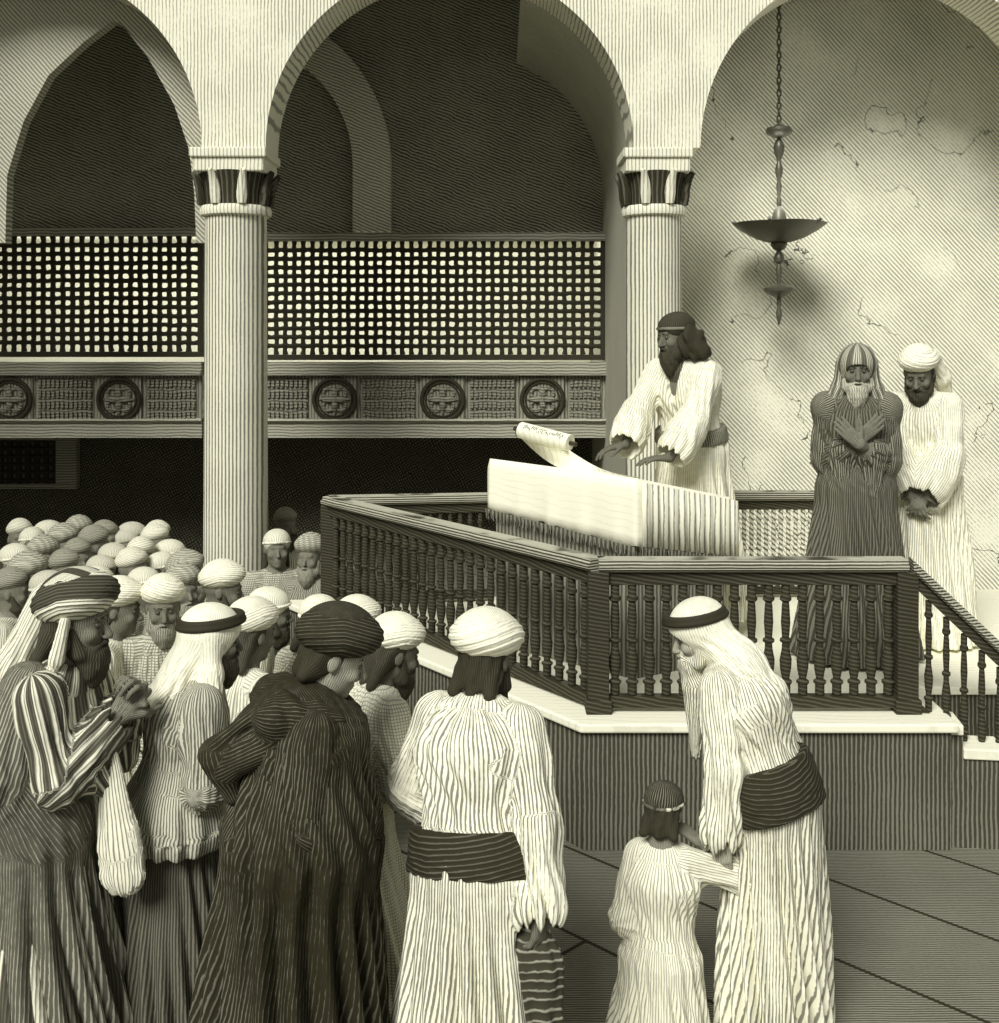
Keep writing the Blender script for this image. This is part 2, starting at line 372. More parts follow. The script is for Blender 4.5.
def figure(spec):
    g = spec.get; h = g('cell', .008)
    pose = g('pose', 'stand'); lean = g('lean', .06); side = g('side', 0.0)
    hz = {'stand': .93, 'kneel': .50, 'sit': .13, 'child': .42}[pose]
    hip = V3(0, 0, hz)
    if pose == 'stand' and lean > .3: hip = V3(0, .10*lean, hz-.03)
    up = unit(V3(side, -math.sin(lean), math.cos(lean)))
    waist = hip+up*.14; chest = hip+up*.36; nb = hip+up*.515
    curlf = g('hunch', .15)
    nb = nb+V3(0, -curlf*.12, 0)
    pitch, yaw, roll = g('pitch', .15), g('yaw', 0.0), g('roll', 0.0)
    hp = pitch*.45+lean*.5
    nkd = unit(V3(side*.5+.0, -math.sin(hp+curlf), math.cos(hp+curlf)))
    hc = nb+nkd*.155
    M = head_frame(pitch, yaw, lean, roll)       # positive pitch looks down
    Hd = lambda x, y, z: hc+M@V3(x, y, z)
    sw = g('shoulder', .185)
    turn = g('turn', 0.0)                          # shoulders turned against the hips
    sx = rotv(V3(1, 0, 0), V3(0, 0, 1), turn)
    shc = nb-up*.055
    SL, SR = shc+sx*sw, shc-sx*sw
    rel = g('arms')
    rz = g('rz', 0.0); R2 = np.array([[math.cos(rz), -math.sin(rz), 0], [math.sin(rz), math.cos(rz), 0], [0, 0, 1]])
    top_local = hc+V3(0, 0, g('crown', .16))
    # ---- where it stands: (u, v) of the top of the headgear, on ground height gz
    gz = g('gz', 0.0); u_, v_ = spec['uv']; scl = g('scale', 1.0)
    if 'd' in spec:
        dd = spec['d']; s_ = F_PX/dd; scl = ((CZ-(v_-HY)/s_)-gz)/top_local[2]
    else:
        s_ = (v_-HY)/(CZ-gz-top_local[2]*scl); dd = F_PX/s_
    topw = V3((u_-HX)/s_, dd, 0); off = R2@(top_local*scl); root = V3(topw[0]-off[0], topw[1]-off[1], gz)
    def tolocal(p):
        return R2.T@((np.asarray(p, float)-root)/scl)
    arms = []
    for sd, S in (('L', SL), ('R', SR)):
        a = dict(rel[sd]); sg = 1 if sd == 'L' else -1
        Wr = tolocal(a['w']) if 'w' in a else V3(*a['p'])
        pole = V3(*a.get('pole', (sg*.5, .6, -.6)))
        E, Wr = ik(S, Wr, .285, .26, pole)
        arms.append((sg, S, E, Wr, a))
    t = thing('person', spec['label'], 'person', tuple(root), rz, g('group'))
    t.scale = (scl,)*3
    top = hc[2]+.2
    lo = np.minimum.reduce([hip-.45, SL-.35, SR-.35, hc-.3]+[x[3]-.14 for x in arms]); hi = np.maximum.reduce([hip+.45, hc+.25, SL+.2, SR+.2]+[x[3]+.14 for x in arms])
    lo[2] = -.01; hi[2] = max(top, hi[2])
    # ---- body: one continuous surface
    b = Field(lo, hi, h)
    c = lambda a, b_, ra, rb, k=.03, **kw: b.cone(a, b_, ra, rb, k, **kw)
    c(hip, waist, .115, .10, .05, flat=((1, 0, 0), 1.2)); c(waist, chest, .10, .115, .05, flat=((1, 0, 0), 1.2)); c(chest, nb-up*.03, .11, .07, .05, flat=((1, 0, 0), 1.25))
    c(SL-sx*.03, nb-up*.02, .045, .045, .05); c(SR+sx*.03, nb-up*.02, .045, .045, .05)
    c(nb-up*.03, hc+M@V3(0, .025, -.05), .056, .052, .03)
    for sg in (1, -1):
        hj = hip+V3(sg*.09, 0, -.02)
        if pose == 'stand':
            kn = V3(sg*.10, -.02, .49); an = V3(sg*.11, .02, .08); ft = V3(sg*.12, -.14, .03)
        elif pose == 'child':
            kn = V3(sg*.09, -.02, .24); an = V3(sg*.09, .02, .07); ft = V3(sg*.10, -.10, .03)
        elif pose == 'kneel':
            kn = V3(sg*.12, -.10, .06); an = V3(sg*.11, .32, .06); ft = V3(sg*.10, .44, .03)
        else:
            kn = V3(sg*.20, -.26, .10); an = V3(-sg*.04, -.20-.05*sg, .06); ft = V3(-sg*.10, -.16, .04)
        c(hj, kn, .078, .052, .04); c(kn, an, .05, .036, .02); c(an, ft, .036, .025, .02)
    for sg, S, E, Wr, a in arms:
        c(S-V3(0, 0, .01), E, .045, .036, .03); c(E, Wr, .037, .026, .02)
        fd = unit(Wr-E); hd = V3(*a['dir']) if 'dir' in a else fd
        if 'dirw' in a: hd = R2.T@V3(*a['dirw'])
        nr = V3(*a.get('n', (-sg*.6, 0, -.4)))
        if 'nw' in a: nr = R2.T@V3(*a['nw'])
        thumb = a.get('thumb', None)
        if thumb is None:
            sv = np.cross(unit(hd), nr); thumb = 1 if sv@V3(-sg*.5, -.6, .6) > 0 else -1
        hand(b, Wr, hd, nr, thumb, a.get('curl', .35), a.get('r', 1.08))
    # head
    e = lambda p, r, k=.02, sub=False: b.ell(Hd(*p), r, k, sub, M)
    e((0, .012, .03), (.076, .096, .088), .02); e((0, -.030, -.02), (.062, .060, .080), .03); e((0, -.02, -.06), (.054, .064, .056), .03)
    b.cone(Hd(0, -.088, .018), Hd(0, -.116, -.024), .0085, .0125, .012); e((.011, -.104, -.030), (.008, .009, .007), .006); e((-.011, -.104, -.030), (.008, .009, .007), .006)
    b.cone(Hd(-.036, -.080, .034), Hd(.036, -.080, .034), .011, .011, .014)
    for sg in (1, -1):
        e((sg*.031, -.101, .012), (.016, .014, .011), .012, True)
        e((sg*.045, -.070, -.022), (.020, .022, .020), .02)
        e((sg*.079, .010, .0), (.009, .020, .032), .008)
    b.cone(Hd(-.019, -.088, -.055), Hd(.019, -.088, -.055), .0075, .0075, .008); b.cone(Hd(-.016, -.086, -.067), Hd(.016, -.086, -.067), .0085, .0085, .006)
    e((0, -.074, -.094), (.022, .020, .018), .02)
    b.obj('body', SKIN(g('skin', .22)), t)
    if g('eyes', True):
        for sg in (1, -1):
            m = MB(); m.lathe([(.0005, -.012), (.006, -.010), (.0105, -.005), (.012, 0), (.0105, .005), (.006, .010), (.0005, .012)], seg=12)
            o = m.build('eye', plain('eye_dark', .05, .3, .5), t, True); o.location = Hd(sg*.031, -.082, .012)
            k_ = Field(Hd(sg*.031, -.09, .035)-.04, Hd(sg*.031, -.09, .035)+.04, .004)
            k_.cone(Hd(sg*.014, -.092, .034), Hd(sg*.050, -.080, .036), .0055, .0035, .002); k_.obj('eyebrow', HAIR(g('brow', .06)), t)
    # beard and hair
    bd = g('beard')
    L_b = g('beard_len', .07)*1.2
    if bd is not None:
        f = Field(Hd(0, -.05, -.12)-V3(.26, .26, .26+L_b), Hd(0, -.05, -.12)+.22, max(.006, h*.85)); L = g('beard_len', .07); rg = (95, .006)
        f.ell(Hd(0, -.035, -.085), (.068, .078, .048), .02, False, M, rough=rg)
        f.ell(Hd(0, -.066-L*.1, -.110-L*.35), (.050, .045, .045+L*.5), .03, False, M, rough=rg)
        q_ = Hd(0, -.070-L*.1, -.120-L*.3); f.cone(q_, q_+(M@V3(0, -.45 if L > .15 else -.1, -1))*L*.5+V3(0, 0, -L*.6), .042+.06*max(0, L-.08), .014, .03, fold=(5, .004, .008, 0))
        for sg in (1, -1):
            f.cone(Hd(sg*.066, -.015, -.010), Hd(sg*.058, -.045, -.085), .013, .024, .015)
            f.cone(Hd(sg*.004, -.105, -.046), Hd(sg*.042, -.086, -.066), .009, .008, .008)
        f.ell(Hd(0, -.105, -.059), (.020, .02, .0045), .004, True, M)
        f.obj('beard', HAIR(bd), t)
    hr = g('hair')
    if hr is not None:
        f = Field(Hd(0, .05, -.05)-.26, Hd(0, .05, -.02)+.24, max(.007, h)); L = g('hair_len', .06); rg = (80, .007)
        f.ell(Hd(0, .028, .028), (.086, .094, .092), .02, False, M, rough=rg)
        f.ell(Hd(0, .062, -.04), (.072, .050, .06), .03, False, M, rough=rg)
        for x in (-.055, 0, .055):
            f.cone(Hd(x, .07, -.05), Hd(x*1.3, .085+L*.2, -.07-L), .03, .022, .03)
        if g('bushy'):
            for sg in (1, -1):
                f.ell(Hd(sg*.095, .03, -.03), (.055, .075, .085), .02, False, M, rough=(55, .015)); f.ell(Hd(sg*.125, .06, -.085), (.05, .06, .055), .02, False, M, rough=(55, .015)); f.ell(Hd(0, .10, -.06), (.09, .05, .08), .02, False, M, rough=(55, .015))
        f.cone(Hd(0, -.13, -.02), Hd(0, -.085, .0), .075, .062, .01, True)
        f.obj('hair', HAIR(hr), t)
    # headgear
    hg = g('gear', 'turban'); gm = g('gear_mat')
    cell = max(.006, h*.85)
    def HM(tilt):                                    # head frame tipped back by tilt
        Mx = np.array([[1, 0, 0], [0, math.cos(tilt), -math.sin(tilt)], [0, math.sin(tilt), math.cos(tilt)]]); return M@Mx
    if hg in ('turban', 'turban_tail', 'big_turban'):
        f = Field(Hd(0, 0, .05)-.26, Hd(0, 0, .05)+.26, cell); M2 = HM(g('gtilt', -.25)); k = (1.0 if hg != 'big_turban' else 1.16)*g('tk', 1.0)
        f.ell(Hd(0, .018, .085), (.108*k, .124*k, .068*k), .02, False, M2, wrap=(g('wraps', 7), g('wamp', .007), g('wtilt', .45), g('ph', .3)))
        f.ell(Hd(0, .03, .112), (.078*k, .088*k, .062*k), .03, False, M2, wrap=(3, .003, 2.2, 1.0))
        f.cone(Hd(0, -.14, -.07), Hd(0, -.09, -.01), .085, .060, .008, True)
        if hg == 'turban_tail':
            sg = g('tail_side', 1)
            f.cone(Hd(sg*.06, .07, .06), Hd(sg*.10, .09, -.08), .05, .05, .03, flat=((0, 1, 0), .6), fold=(5, .006, .01, 0))
            f.cone(Hd(sg*.10, .09, -.08), Hd(sg*.12, .10, -.22), .05, .035, .03, flat=((0, 1, 0), .5), fold=(5, .008, .01, 0))
        f.obj('turban', gm, t)
    elif hg == 'cap':
        f = Field(Hd(0, 0, .05)-.22, Hd(0, 0, .05)+.22, cell)
        f.ell(Hd(0, .014, .055), (.093, .112, .084), .02, False, M); f.cone(Hd(0, -.2, -.10), Hd(0, -.10, -.03), .12, .085, .01, True); f.ell(Hd(0, .02, -.11), (.13, .15, .11), .01, True, M)
        f.obj('cap', gm, t)
        f = Field(Hd(0, 0, .03)-.2, Hd(0, 0, .03)+.2, cell); f.torus(Hd(0, .012, .045), .090, .010, HM(-.18), sy=1.18); f.obj('headband', g('band_mat', gm), t)
    elif hg in ('keffiyeh', 'hood'):
        f = Field(Hd(0, .08, -.1)-.42, Hd(0, .08, -.05)+.30, cell); bk = g('drape_back', .28)
        f.ell(Hd(0, .014, .045), (.100, .122, .104), .02, False, M)
        kw_ = g('kwide', 1.0); f.cone(Hd(0, .035, -.01), nb+V3(0, .075, .0), .094, .105*kw_, .04, fold=(6, .003, .012, 1.0))
        f.cone(nb+V3(0, .08, .0), nb+V3(0, .10, 0)-up*bk+V3(0, .06, 0), .105*kw_, .09*kw_, .05, flat=(V3(0, 1, 0), .62), fold=(5, .012, .018, .4))
        if hg == 'hood' or g('sidedrape', True):
            for sg in (1, -1):
                f.cone(Hd(sg*.072, .02, .03), Hd(sg*.094, .0, -.11), .035, .04, .03); f.cone(Hd(sg*.094, .0, -.11), nb+V3(sg*.13, -.02, -.05), .045, .05, .03, fold=(5, .004, .008, 0))
        f.cone(Hd(0, -.16, -.09), Hd(0, -.085, -.005), .080, .060, .008, True)
        f.cone(Hd(0, -.12, -.16), Hd(0, -.07, -.07), .075, .062, .008, True)
        f.obj('head_cloth', gm, t)
        if hg == 'keffiyeh':
            f = Field(Hd(0, 0, .07)-.2, Hd(0, 0, .07)+.2, cell); M2 = HM(-.22)
            f.torus(Hd(0, .014, .070), .103, .012, M2, sy=1.2); f.torus(Hd(0, .016, .090), .097, .012, M2, sy=1.2); f.obj('head_cord', plain('cord_dark', .01), t)
    # robe
    ro = g('robe'); rm = ro['mat']; fa = ro.get('fold', 1.7); fn = ro.get('folds', 11); ph = ro.get('ph', g('seed', 1)*1.7); sk = ro.get('skirt', .30); full = ro.get('full', 1.0)
    lo2 = lo-V3(.14, .14, 0); hi2 = hi+V3(.14, .14, 0); lo2[2] = -.02; hi2[2] = nb[2]+.1
    rh = max(.0085, h*1.1); f = Field(lo2, hi2, rh); hem = ro.get('hem', .02)
    fx = ((1, 0, 0), 1.28)
    f.cone(chest, nb-up*.05, .128*full, .085*full, .05, flat=((1, 0, 0), 1.35), fold=(fn, .006*fa, .003, ph))
    f.cone(waist, chest, .112*full, .132*full, .05, flat=fx, fold=(fn, .008*fa, .009*fa, ph))
    if not ro.get('jacket'):
        f.cone(hip+up*.02, waist, .138*full, .112*full, .04, flat=fx, fold=(fn, .012, .006, ph+.6))
        if pose in ('stand', 'child'):
            f.cone(hip, V3(0, .0, hem-.05), .155*full, sk, .06, flat=((1, 0, 0), 1.15), fold=(fn+2, .012, ro.get('amp', .034)*1.25, ph+.6))
        elif pose == 'kneel':
            f.cone(hip, V3(0, -.03, .0), .16, .24, .06, fold=(fn, .012, .02, ph)); f.cone(V3(0, .0, .05), V3(0, .36, .04), .17, .10, .08, fold=(7, .01, .01, ph))
        else:
            f.cone(hip, V3(0, -.02, .02), .17, .22, .06, fold=(fn, .01, .014, ph)); f.cone(V3(.06, -.06, .07), V3(.17, -.22, .06), .11, .09, .08, ring=(2, .004, ph)); f.cone(V3(-.06, -.06, .07), V3(-.17, -.22, .06), .11, .09, .08, ring=(2, .004, ph)); f.cone(V3(-.12, -.24, .05), V3(.12, -.24, .05), .085, .085, .06, ring=(3, .004, ph))
    else:
        f.cone(hip+up*.0, waist, .185*full, .135*full, .04, flat=fx, fold=(fn, .014, .008, ph+.6)); f.cone(hip-V3(0, 0, ro['jacket']), hip, .185*full, .18*full, .04, flat=fx, fold=(fn, .014, .014, ph+.6))
    for sg, S, E, Wr, a in arms:
        f.cone(S-sx*sg*.05, nb-up*.035, .060, .058, .05)
        cuff = a.get('cuff', ro.get('cuff', .075)); sl = a.get('sl', .93); We = E+(Wr-E)*sl
        f.cone(S-sx*sg*.015, E, .064*full, .058+cuff*.15, .045, ring=(1.6, .003, ph+sg), fold=(4, .004*fa, .007*fa, ph+sg))
        f.cone(E, We, .056+cuff*.18, cuff, .035, ring=(1.7, .003, ph+2*sg), fold=(4, .007*fa, .009*fa, ph))
        dr = a.get('droop', ro.get('droop', 0))
        if dr: f.cone(E+(We-E)*.55, E+(We-E)*.9-V3(0, 0, dr), cuff*.95, cuff*.55, .05, fold=(5, .008, .012, ph+sg)); f.cone(E+(We-E)*.15, E+(We-E)*.8-V3(0, 0, dr*.8), cuff*.8, cuff*.5, .05)
    for sg, S, E, Wr, a in arms:                      # open the cuffs and the neckline
        cuff = a.get('cuff', ro.get('cuff', .075)); We = E+(Wr-E)*a.get('sl', .93)
        fdv = unit(Wr-E); f.cone(We-fdv*.02, We+fdv*(cuff*1.3), cuff*.62, cuff*.9, .008, True)
    if ro.get('vneck'): f.cone(nb+V3(0, -.075, .0), nb-up*.20+V3(0, -.135, 0), .055, .020, .01, True)
    f.cone(nb-up*.015, nb+nkd*.1, .060, .075, .008, True)
    f.cut_below(hem if not ro.get('jacket') else hip[2]-ro['jacket']-.06)
    f.obj('robe' if not ro.get('jacket') else 'jacket', rm, t)
    if ro.get('jacket'):
        f = Field(lo2, V3(hi2[0], hi2[1], waist[2]+.05), rh)
        f.cone(waist, hip, .10, .15*full, .06, flat=fx); f.cone(hip, V3(0, 0, hem-.05), .15*full, sk, .06, flat=((1, 0, 0), 1.1), fold=(fn+3, .010, .03, ph)); f.cut_below(hem)
        f.obj('skirt', ro['skirt_mat'], t)
    if g('sash'):
        sm, z0, z1 = g('sash'); f = Field(lo2, hi2, .007)
        p0 = hip+up*z0; p1 = hip+up*z1; n = 3
        for i in range(n):
            q = p0+(p1-p0)*(i+.5)/n; A = .138*full*(1.0-.06*i)+g('sash_pad', .037)+.004*(i % 2)
            f.cone(q-up*abs(z1-z0)/n*.32, q+up*abs(z1-z0)/n*.32, A, A*.985, .012, flat=fx, fold=(5, .004, .004, i+ph))
        f.cut_plane(p1+up*.015, up); f.cut_plane(p0-up*.015, -up)
        f.obj('sash', sm, t)
    if g('vest'):                                     # shirt seen in the open neck
        f = Field(nb-.3, nb+.15, .007); f.cone(nb-up*.22+V3(0, -.03, 0), nb-up*.04+V3(0, -.028, 0), .068, .060, .02, flat=((1, 0, 0), 1.2)); f.cone(nb-up*.04+V3(0, -.028, 0), nb+nkd*.03, .068, .060, .02)
        f.cone(nb, nb+nkd*.2, .05, .06, .006, True); f.obj('shirt', g('vest'), t)
    info = dict(t=t, nb=nb, up=up, hip=hip, hc=hc, M=M, Hd=Hd, arms=arms, root=root, R2=R2, scl=scl, lo=lo2, hi=hi2, SL=SL, SR=SR, waist=waist, chest=chest, world=lambda p: root+R2@(np.asarray(p, float)*scl), h=rh)
    return info

# ------------------------------------------------------------------ surfaces
M_plaster = hatch('light_plaster', .95, .36, period=.030, mode='wall', ang=.75, duty=.36, wob=.25, patch=.6, bump=.25, crack=1)
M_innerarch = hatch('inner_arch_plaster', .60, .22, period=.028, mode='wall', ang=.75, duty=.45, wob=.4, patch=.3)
M_arcade = hatch('arcade_plaster', .95, .38, period=.028, mode='wall', ang=0, duty=.30, wob=.3, patch=.5, bump=.2)
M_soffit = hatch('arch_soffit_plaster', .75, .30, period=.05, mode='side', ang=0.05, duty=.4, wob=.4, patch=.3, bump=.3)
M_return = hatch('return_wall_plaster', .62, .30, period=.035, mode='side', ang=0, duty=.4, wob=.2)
M_darkwall = hatch('dark_plaster', .52, .09, period=.030, mode='wall', ang=1.2, duty=.5, wob=.9, patch=.3, bump=.3)  # overall dark tone for the upper back wall and ceiling
M_rib = hatch('rib_plaster', .90, .3, period=.03, mode='wall', ang=1.2, duty=.45, wob=.7)
M_shade = hatch('shade_painted_stone', .22, .02, period=.03, mode='wall', ang=.5, duty=.5, wob=1.2, weave=True)  # shade under the gallery, put into the stone's colour
M_floor = hatch('stone_paving', .27, .06, period=.015, mode='floor', ang=PI/2, duty=.5, wob=.5, patch=.35, bump=.3, tiles=(3.1, .60))
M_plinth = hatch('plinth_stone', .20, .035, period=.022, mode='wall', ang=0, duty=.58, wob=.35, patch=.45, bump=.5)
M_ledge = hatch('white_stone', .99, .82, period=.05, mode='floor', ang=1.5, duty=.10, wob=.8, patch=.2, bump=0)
M_shaft = hatch('column_marble', .88, .22, period=.029, mode='wall', ang=0, duty=.44, wob=.12, patch=.35, bump=.3)
M_cap = hatch('capital_marble', .92, .4, period=.03, mode='wall', duty=.25, wob=.2)
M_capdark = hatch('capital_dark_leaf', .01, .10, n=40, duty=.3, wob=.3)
M_gal = hatch('gallery_wood', .30, .12, period=.035, mode='wall', ang=0, duty=.45, wob=.4, patch=.3)
M_galrail = hatch('gallery_rail_wood', .42, .16, period=.03, mode='wall', ang=PI/2, duty=.45, wob=.5, patch=.3)
M_carve = hatch('carved_wood', .26, .08, period=.03, mode='wall', ang=PI/2, duty=.4)
M_lat = plain('lattice_dark_wood', .012, .7)
M_galwall = plain('gallery_room_plaster', .95, .9, .05)
M_wood = hatch('railing_dark_wood', .008, .06, period=.02, mode='wall', ang=1.4, duty=.35, wob=.5)
M_woodtop = hatch('handrail_wood', .50, .03, period=.014, mode='wall', ang=PI/2, duty=.5, wob=.25, patch=.3)
M_twist = hatch('pale_turned_wood', .75, .12, period=.03, mode='wall', ang=.9, duty=.4, wob=.4)
M_cloth = hatch('white_desk_linen', 1.0, .88, period=.04, mode='wall', ang=1.45, duty=.08, wob=.8, patch=.25, bump=0)
M_clothfold = hatch('pleated_linen', .98, .25, period=.032, mode='wall', ang=0, duty=.25, wob=.3)
M_skirtcloth = hatch('desk_pedestal', .28, .08, period=.022, mode='wall', ang=0, duty=.5, wob=.3)
M_brass = plain('dark_bronze', .10, .4, .5, .4)

# ------------------------------------------------------------------ setting
SA = 9.43                                             # the arcade stands here
def ax(u): return (u-HX)*SA/F_PX
def az(v): return CZ-(v-HY)*SA/F_PX
XL, XR, ZT = -7.5, 7.5, 6.6
m = MB(); m.box((XL, -.5, -.12), (XR, 14.2, 0)); tag(m.build('floor', M_floor), kind='structure')
R_A = 179*SA/F_PX; ZS = az(153)
piers = [(ax(-181-6), ax(-148)), (ax(210), ax(272)), (ax(630), ax(695)), (ax(1053), ax(1118))]
def zlow(x):
    for u0 in (31, 451, 874, -390, 1297):
        c = ax(u0)
        if abs(x-c) < R_A: return ZS+math.sqrt(max(0, R_A**2-(x-c)**2))
    return ZS
def strip_wall(name, x0, x1, zf, y0, y1, ztop, mat, n=360, extra=()):
    xs = sorted(set([x0+(x1-x0)*i/n for i in range(n+1)]+[e for e in extra if x0 < e < x1]))
    v, f = [], []
    for x in xs:
        z = zf(x); v += [(x, y0, z), (x, y0, ztop), (x, y1, z), (x, y1, ztop)]
    for i in range(len(xs)-1):
        a, b = 4*i, 4*i+4
        f += [(a, b, b+1, a+1), (b+2, a+2, a+3, b+3), (a+2, b+2, b, a), (a+1, b+1, b+3, a+3)]
    f += [(0, 1, 3, 2), (len(v)-4, len(v)-2, len(v)-1, len(v)-3)]
    return mesh_obj(name, v, f, mat)
ex = []
for u0 in (31, 451, 874): ex += [ax(u0)-R_A+e for e in (-1e-4, 1e-4, .003, .012, .03)]+[ax(u0)+R_A+e for e in (-.03, -.012, -.003, -1e-4, 1e-4)]
tag(strip_wall('wall_arcade', XL, XR, zlow, SA-.26, SA+.26, ZT, M_arcade, 360, ex), kind='structure')
# inner order of the left arch: a pointed opening set back in the thickness
d1 = SA+.30; s1 = F_PX/d1
def zpoint(x):
    u = HX+x*s1; pts = [(8, 178), (25, 122), (50, 76), (85, 43), (113, 22), (122, 24), (150, 60), (175, 105), (190, 150), (196, 200)]
    if u <= pts[0][0] or u >= pts[-1][0]: return az(240)
    for (a, b), (c, d) in zip(pts, pts[1:]):
        if a <= u <= c: vv = b+(d-b)*(u-a)/(c-a); return CZ-(vv-HY)/s1
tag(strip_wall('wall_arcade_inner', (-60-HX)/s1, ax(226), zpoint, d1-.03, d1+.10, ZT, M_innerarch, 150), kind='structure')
# vault soffit and return wall between the right column and the gallery
GD = 11.7
m = MB(); xc = ax(451); n = 30; vv, ff = [], []
for i in range(n+1):
    a = math.radians(67)*i/n
    for rr in (R_A, R_A+.14):
        for y in (SA+.24, GD+.35): vv.append((xc+rr*math.cos(a), y, ZS+rr*math.sin(a)))
for i in range(n):
    a, b = 4*i, 4*i+4
    ff += [(a, a+1, b+1, b), (a+2, b+2, b+3, a+3), (a, b, b+2, a+2), (a+1, a+3, b+3, b+1)]
ff += [(0, 2, 3, 1), (4*n, 4*n+1, 4*n+3, 4*n+2)]
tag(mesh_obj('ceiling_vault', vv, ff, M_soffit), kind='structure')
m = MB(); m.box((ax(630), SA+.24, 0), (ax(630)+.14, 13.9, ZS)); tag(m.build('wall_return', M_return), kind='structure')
m = MB(); m.box((ax(630)+.14, 10.6, 0), (XR, 10.8, ZT)); tag(m.build('wall_right', M_plaster), kind='structure')
m = MB(); m.box((XL-.2, -.5, 0), (XL, 14.2, ZT)); tag(m.build('wall_left', M_plaster), kind='structure')
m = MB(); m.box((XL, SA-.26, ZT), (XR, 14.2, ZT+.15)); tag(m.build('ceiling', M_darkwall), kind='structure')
# upper back wall above the screens, with an arched rib
ZG = CZ-(231-HY)*GD/F_PX
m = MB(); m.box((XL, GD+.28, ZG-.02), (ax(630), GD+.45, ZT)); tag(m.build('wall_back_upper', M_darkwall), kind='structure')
m = MB(); dr_ = GD+.16; sr = F_PX/dr_; cx, cz = (231-HX)/sr, CZ-(165-HY)/sr; vv, ff = [], []; n = 48
path = [(PI*(-0.02)+PI*1.04*i/n) for i in range(n+1)]
outer = [(1.0*math.cos(a), 1.0*math.sin(a)) for a in path]; ro_, ri_ = 160/sr, 122/sr
pts = [(ro_, ri_, -(cz-ZG)+.0)]
secs = [(cx+ro_, cx+ri_, ZG+.005, ZG+.005)]+[(cx+ro_*math.cos(PI*i/n), cx+ri_*math.cos(PI*i/n), cz+ro_*math.sin(PI*i/n), cz+ri_*math.sin(PI*i/n)) for i in range(n//2+1)]
for xo, xi, zo, zi in secs: vv += [(xo, dr_-.04, zo), (xi, dr_-.04, zi), (xo, GD+.285, zo), (xi, GD+.285, zi)]
for i in range(len(secs)-1):
    a, b = 4*i, 4*i+4; ff += [(a, a+1, b+1, b), (a, b, b+2, a+2), (a+1, a+3, b+3, b+1)]
ff += [(0, 2, 3, 1), (len(vv)-4, len(vv)-3, len(vv)-1, len(vv)-2)]
tag(mesh_obj('trim_1', vv, ff, M_rib), kind='structure')
# gallery room and the space beneath it, its shade painted dark
ZP0 = CZ-(437-HY)*GD/F_PX; ZP1 = CZ-(362-HY)*GD/F_PX
m = MB(); m.box((XL, 13.6, ZP0+.1), (ax(630), 13.75, ZG)); tag(m.build('wall_gallery_back', M_galwall), kind='structure')
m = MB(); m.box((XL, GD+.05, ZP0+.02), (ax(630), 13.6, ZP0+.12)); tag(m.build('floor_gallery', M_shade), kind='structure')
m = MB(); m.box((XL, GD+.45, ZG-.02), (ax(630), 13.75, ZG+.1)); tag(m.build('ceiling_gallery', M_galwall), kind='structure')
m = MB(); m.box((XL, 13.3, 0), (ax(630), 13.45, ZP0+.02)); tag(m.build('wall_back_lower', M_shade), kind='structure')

def px(u, d): return (u-HX)*d/F_PX
def pz(v, d): return CZ-(v-HY)*d/F_PX
# ------------------------------------------------------------------ columns
def column(u, r, label):
    x = ax(u); t = thing('column', label, 'column', (x, SA, 0)); zc1 = az(160); zc0 = az(214)
    m = MB(); m.lathe([(r*1.16, 0), (r*1.16, .10), (r*1.12, .14), (r*1.13, .22), (r*1.07, .30)], seg=40); m.build('base', M_cap, t, True)
    m = MB(); m.lathe([(r*1.06, .30), (r*1.03, 1.6), (r, zc0)], seg=48); m.build('shaft', M_shaft, t, True)
    m = MB(); m.lathe([(r*1.0, zc0-.03), (r*1.14, zc0-.02), (r*1.18, zc0+.02), (r*1.12, zc0+.055), (r*1.0, zc0+.06)], seg=48); m.build('astragal', M_cap, t, True)
    m = MB(); hgt = zc1-.12-(zc0+.05)
    prof = [(r*1.0, zc0+.05)]+[(r*(1.02+.20*(i/8.0)**2.2), zc0+.05+hgt*i/8.0) for i in range(9)]
    m.lathe(prof, seg=64, wave=lambda a, z: 1+.03*math.cos(8*a)); m.build('bell', M_capdark, t, True)
    for i in range(8):                                # broad upright leaves on the bell
        a = 2*PI*(i+.5)/8; m = MB(); pts = []
        for j in range(7):
            q = j/6.0; rr = r*(1.05+.20*q**2.2)+.012+.03*q**4; pts.append((rr*math.cos(a), rr*math.sin(a), zc0+.06+hgt*.97*q))
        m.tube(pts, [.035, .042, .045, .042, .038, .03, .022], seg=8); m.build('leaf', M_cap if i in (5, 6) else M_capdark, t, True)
    m = MB(); a = r*1.14; m.box((-a, -a, zc1-.13), (a, a, zc1-.02)); b = r*1.24; m.box((-b, -b, zc1-.02), (b, b, ZS)); m.build('abacus', M_cap, t, bevel=.012)
    return t
column(236, .248, 'tall pale marble column at left, rising out of the seated crowd')
column(654, .225, 'tall pale marble column behind the man reading the scroll')

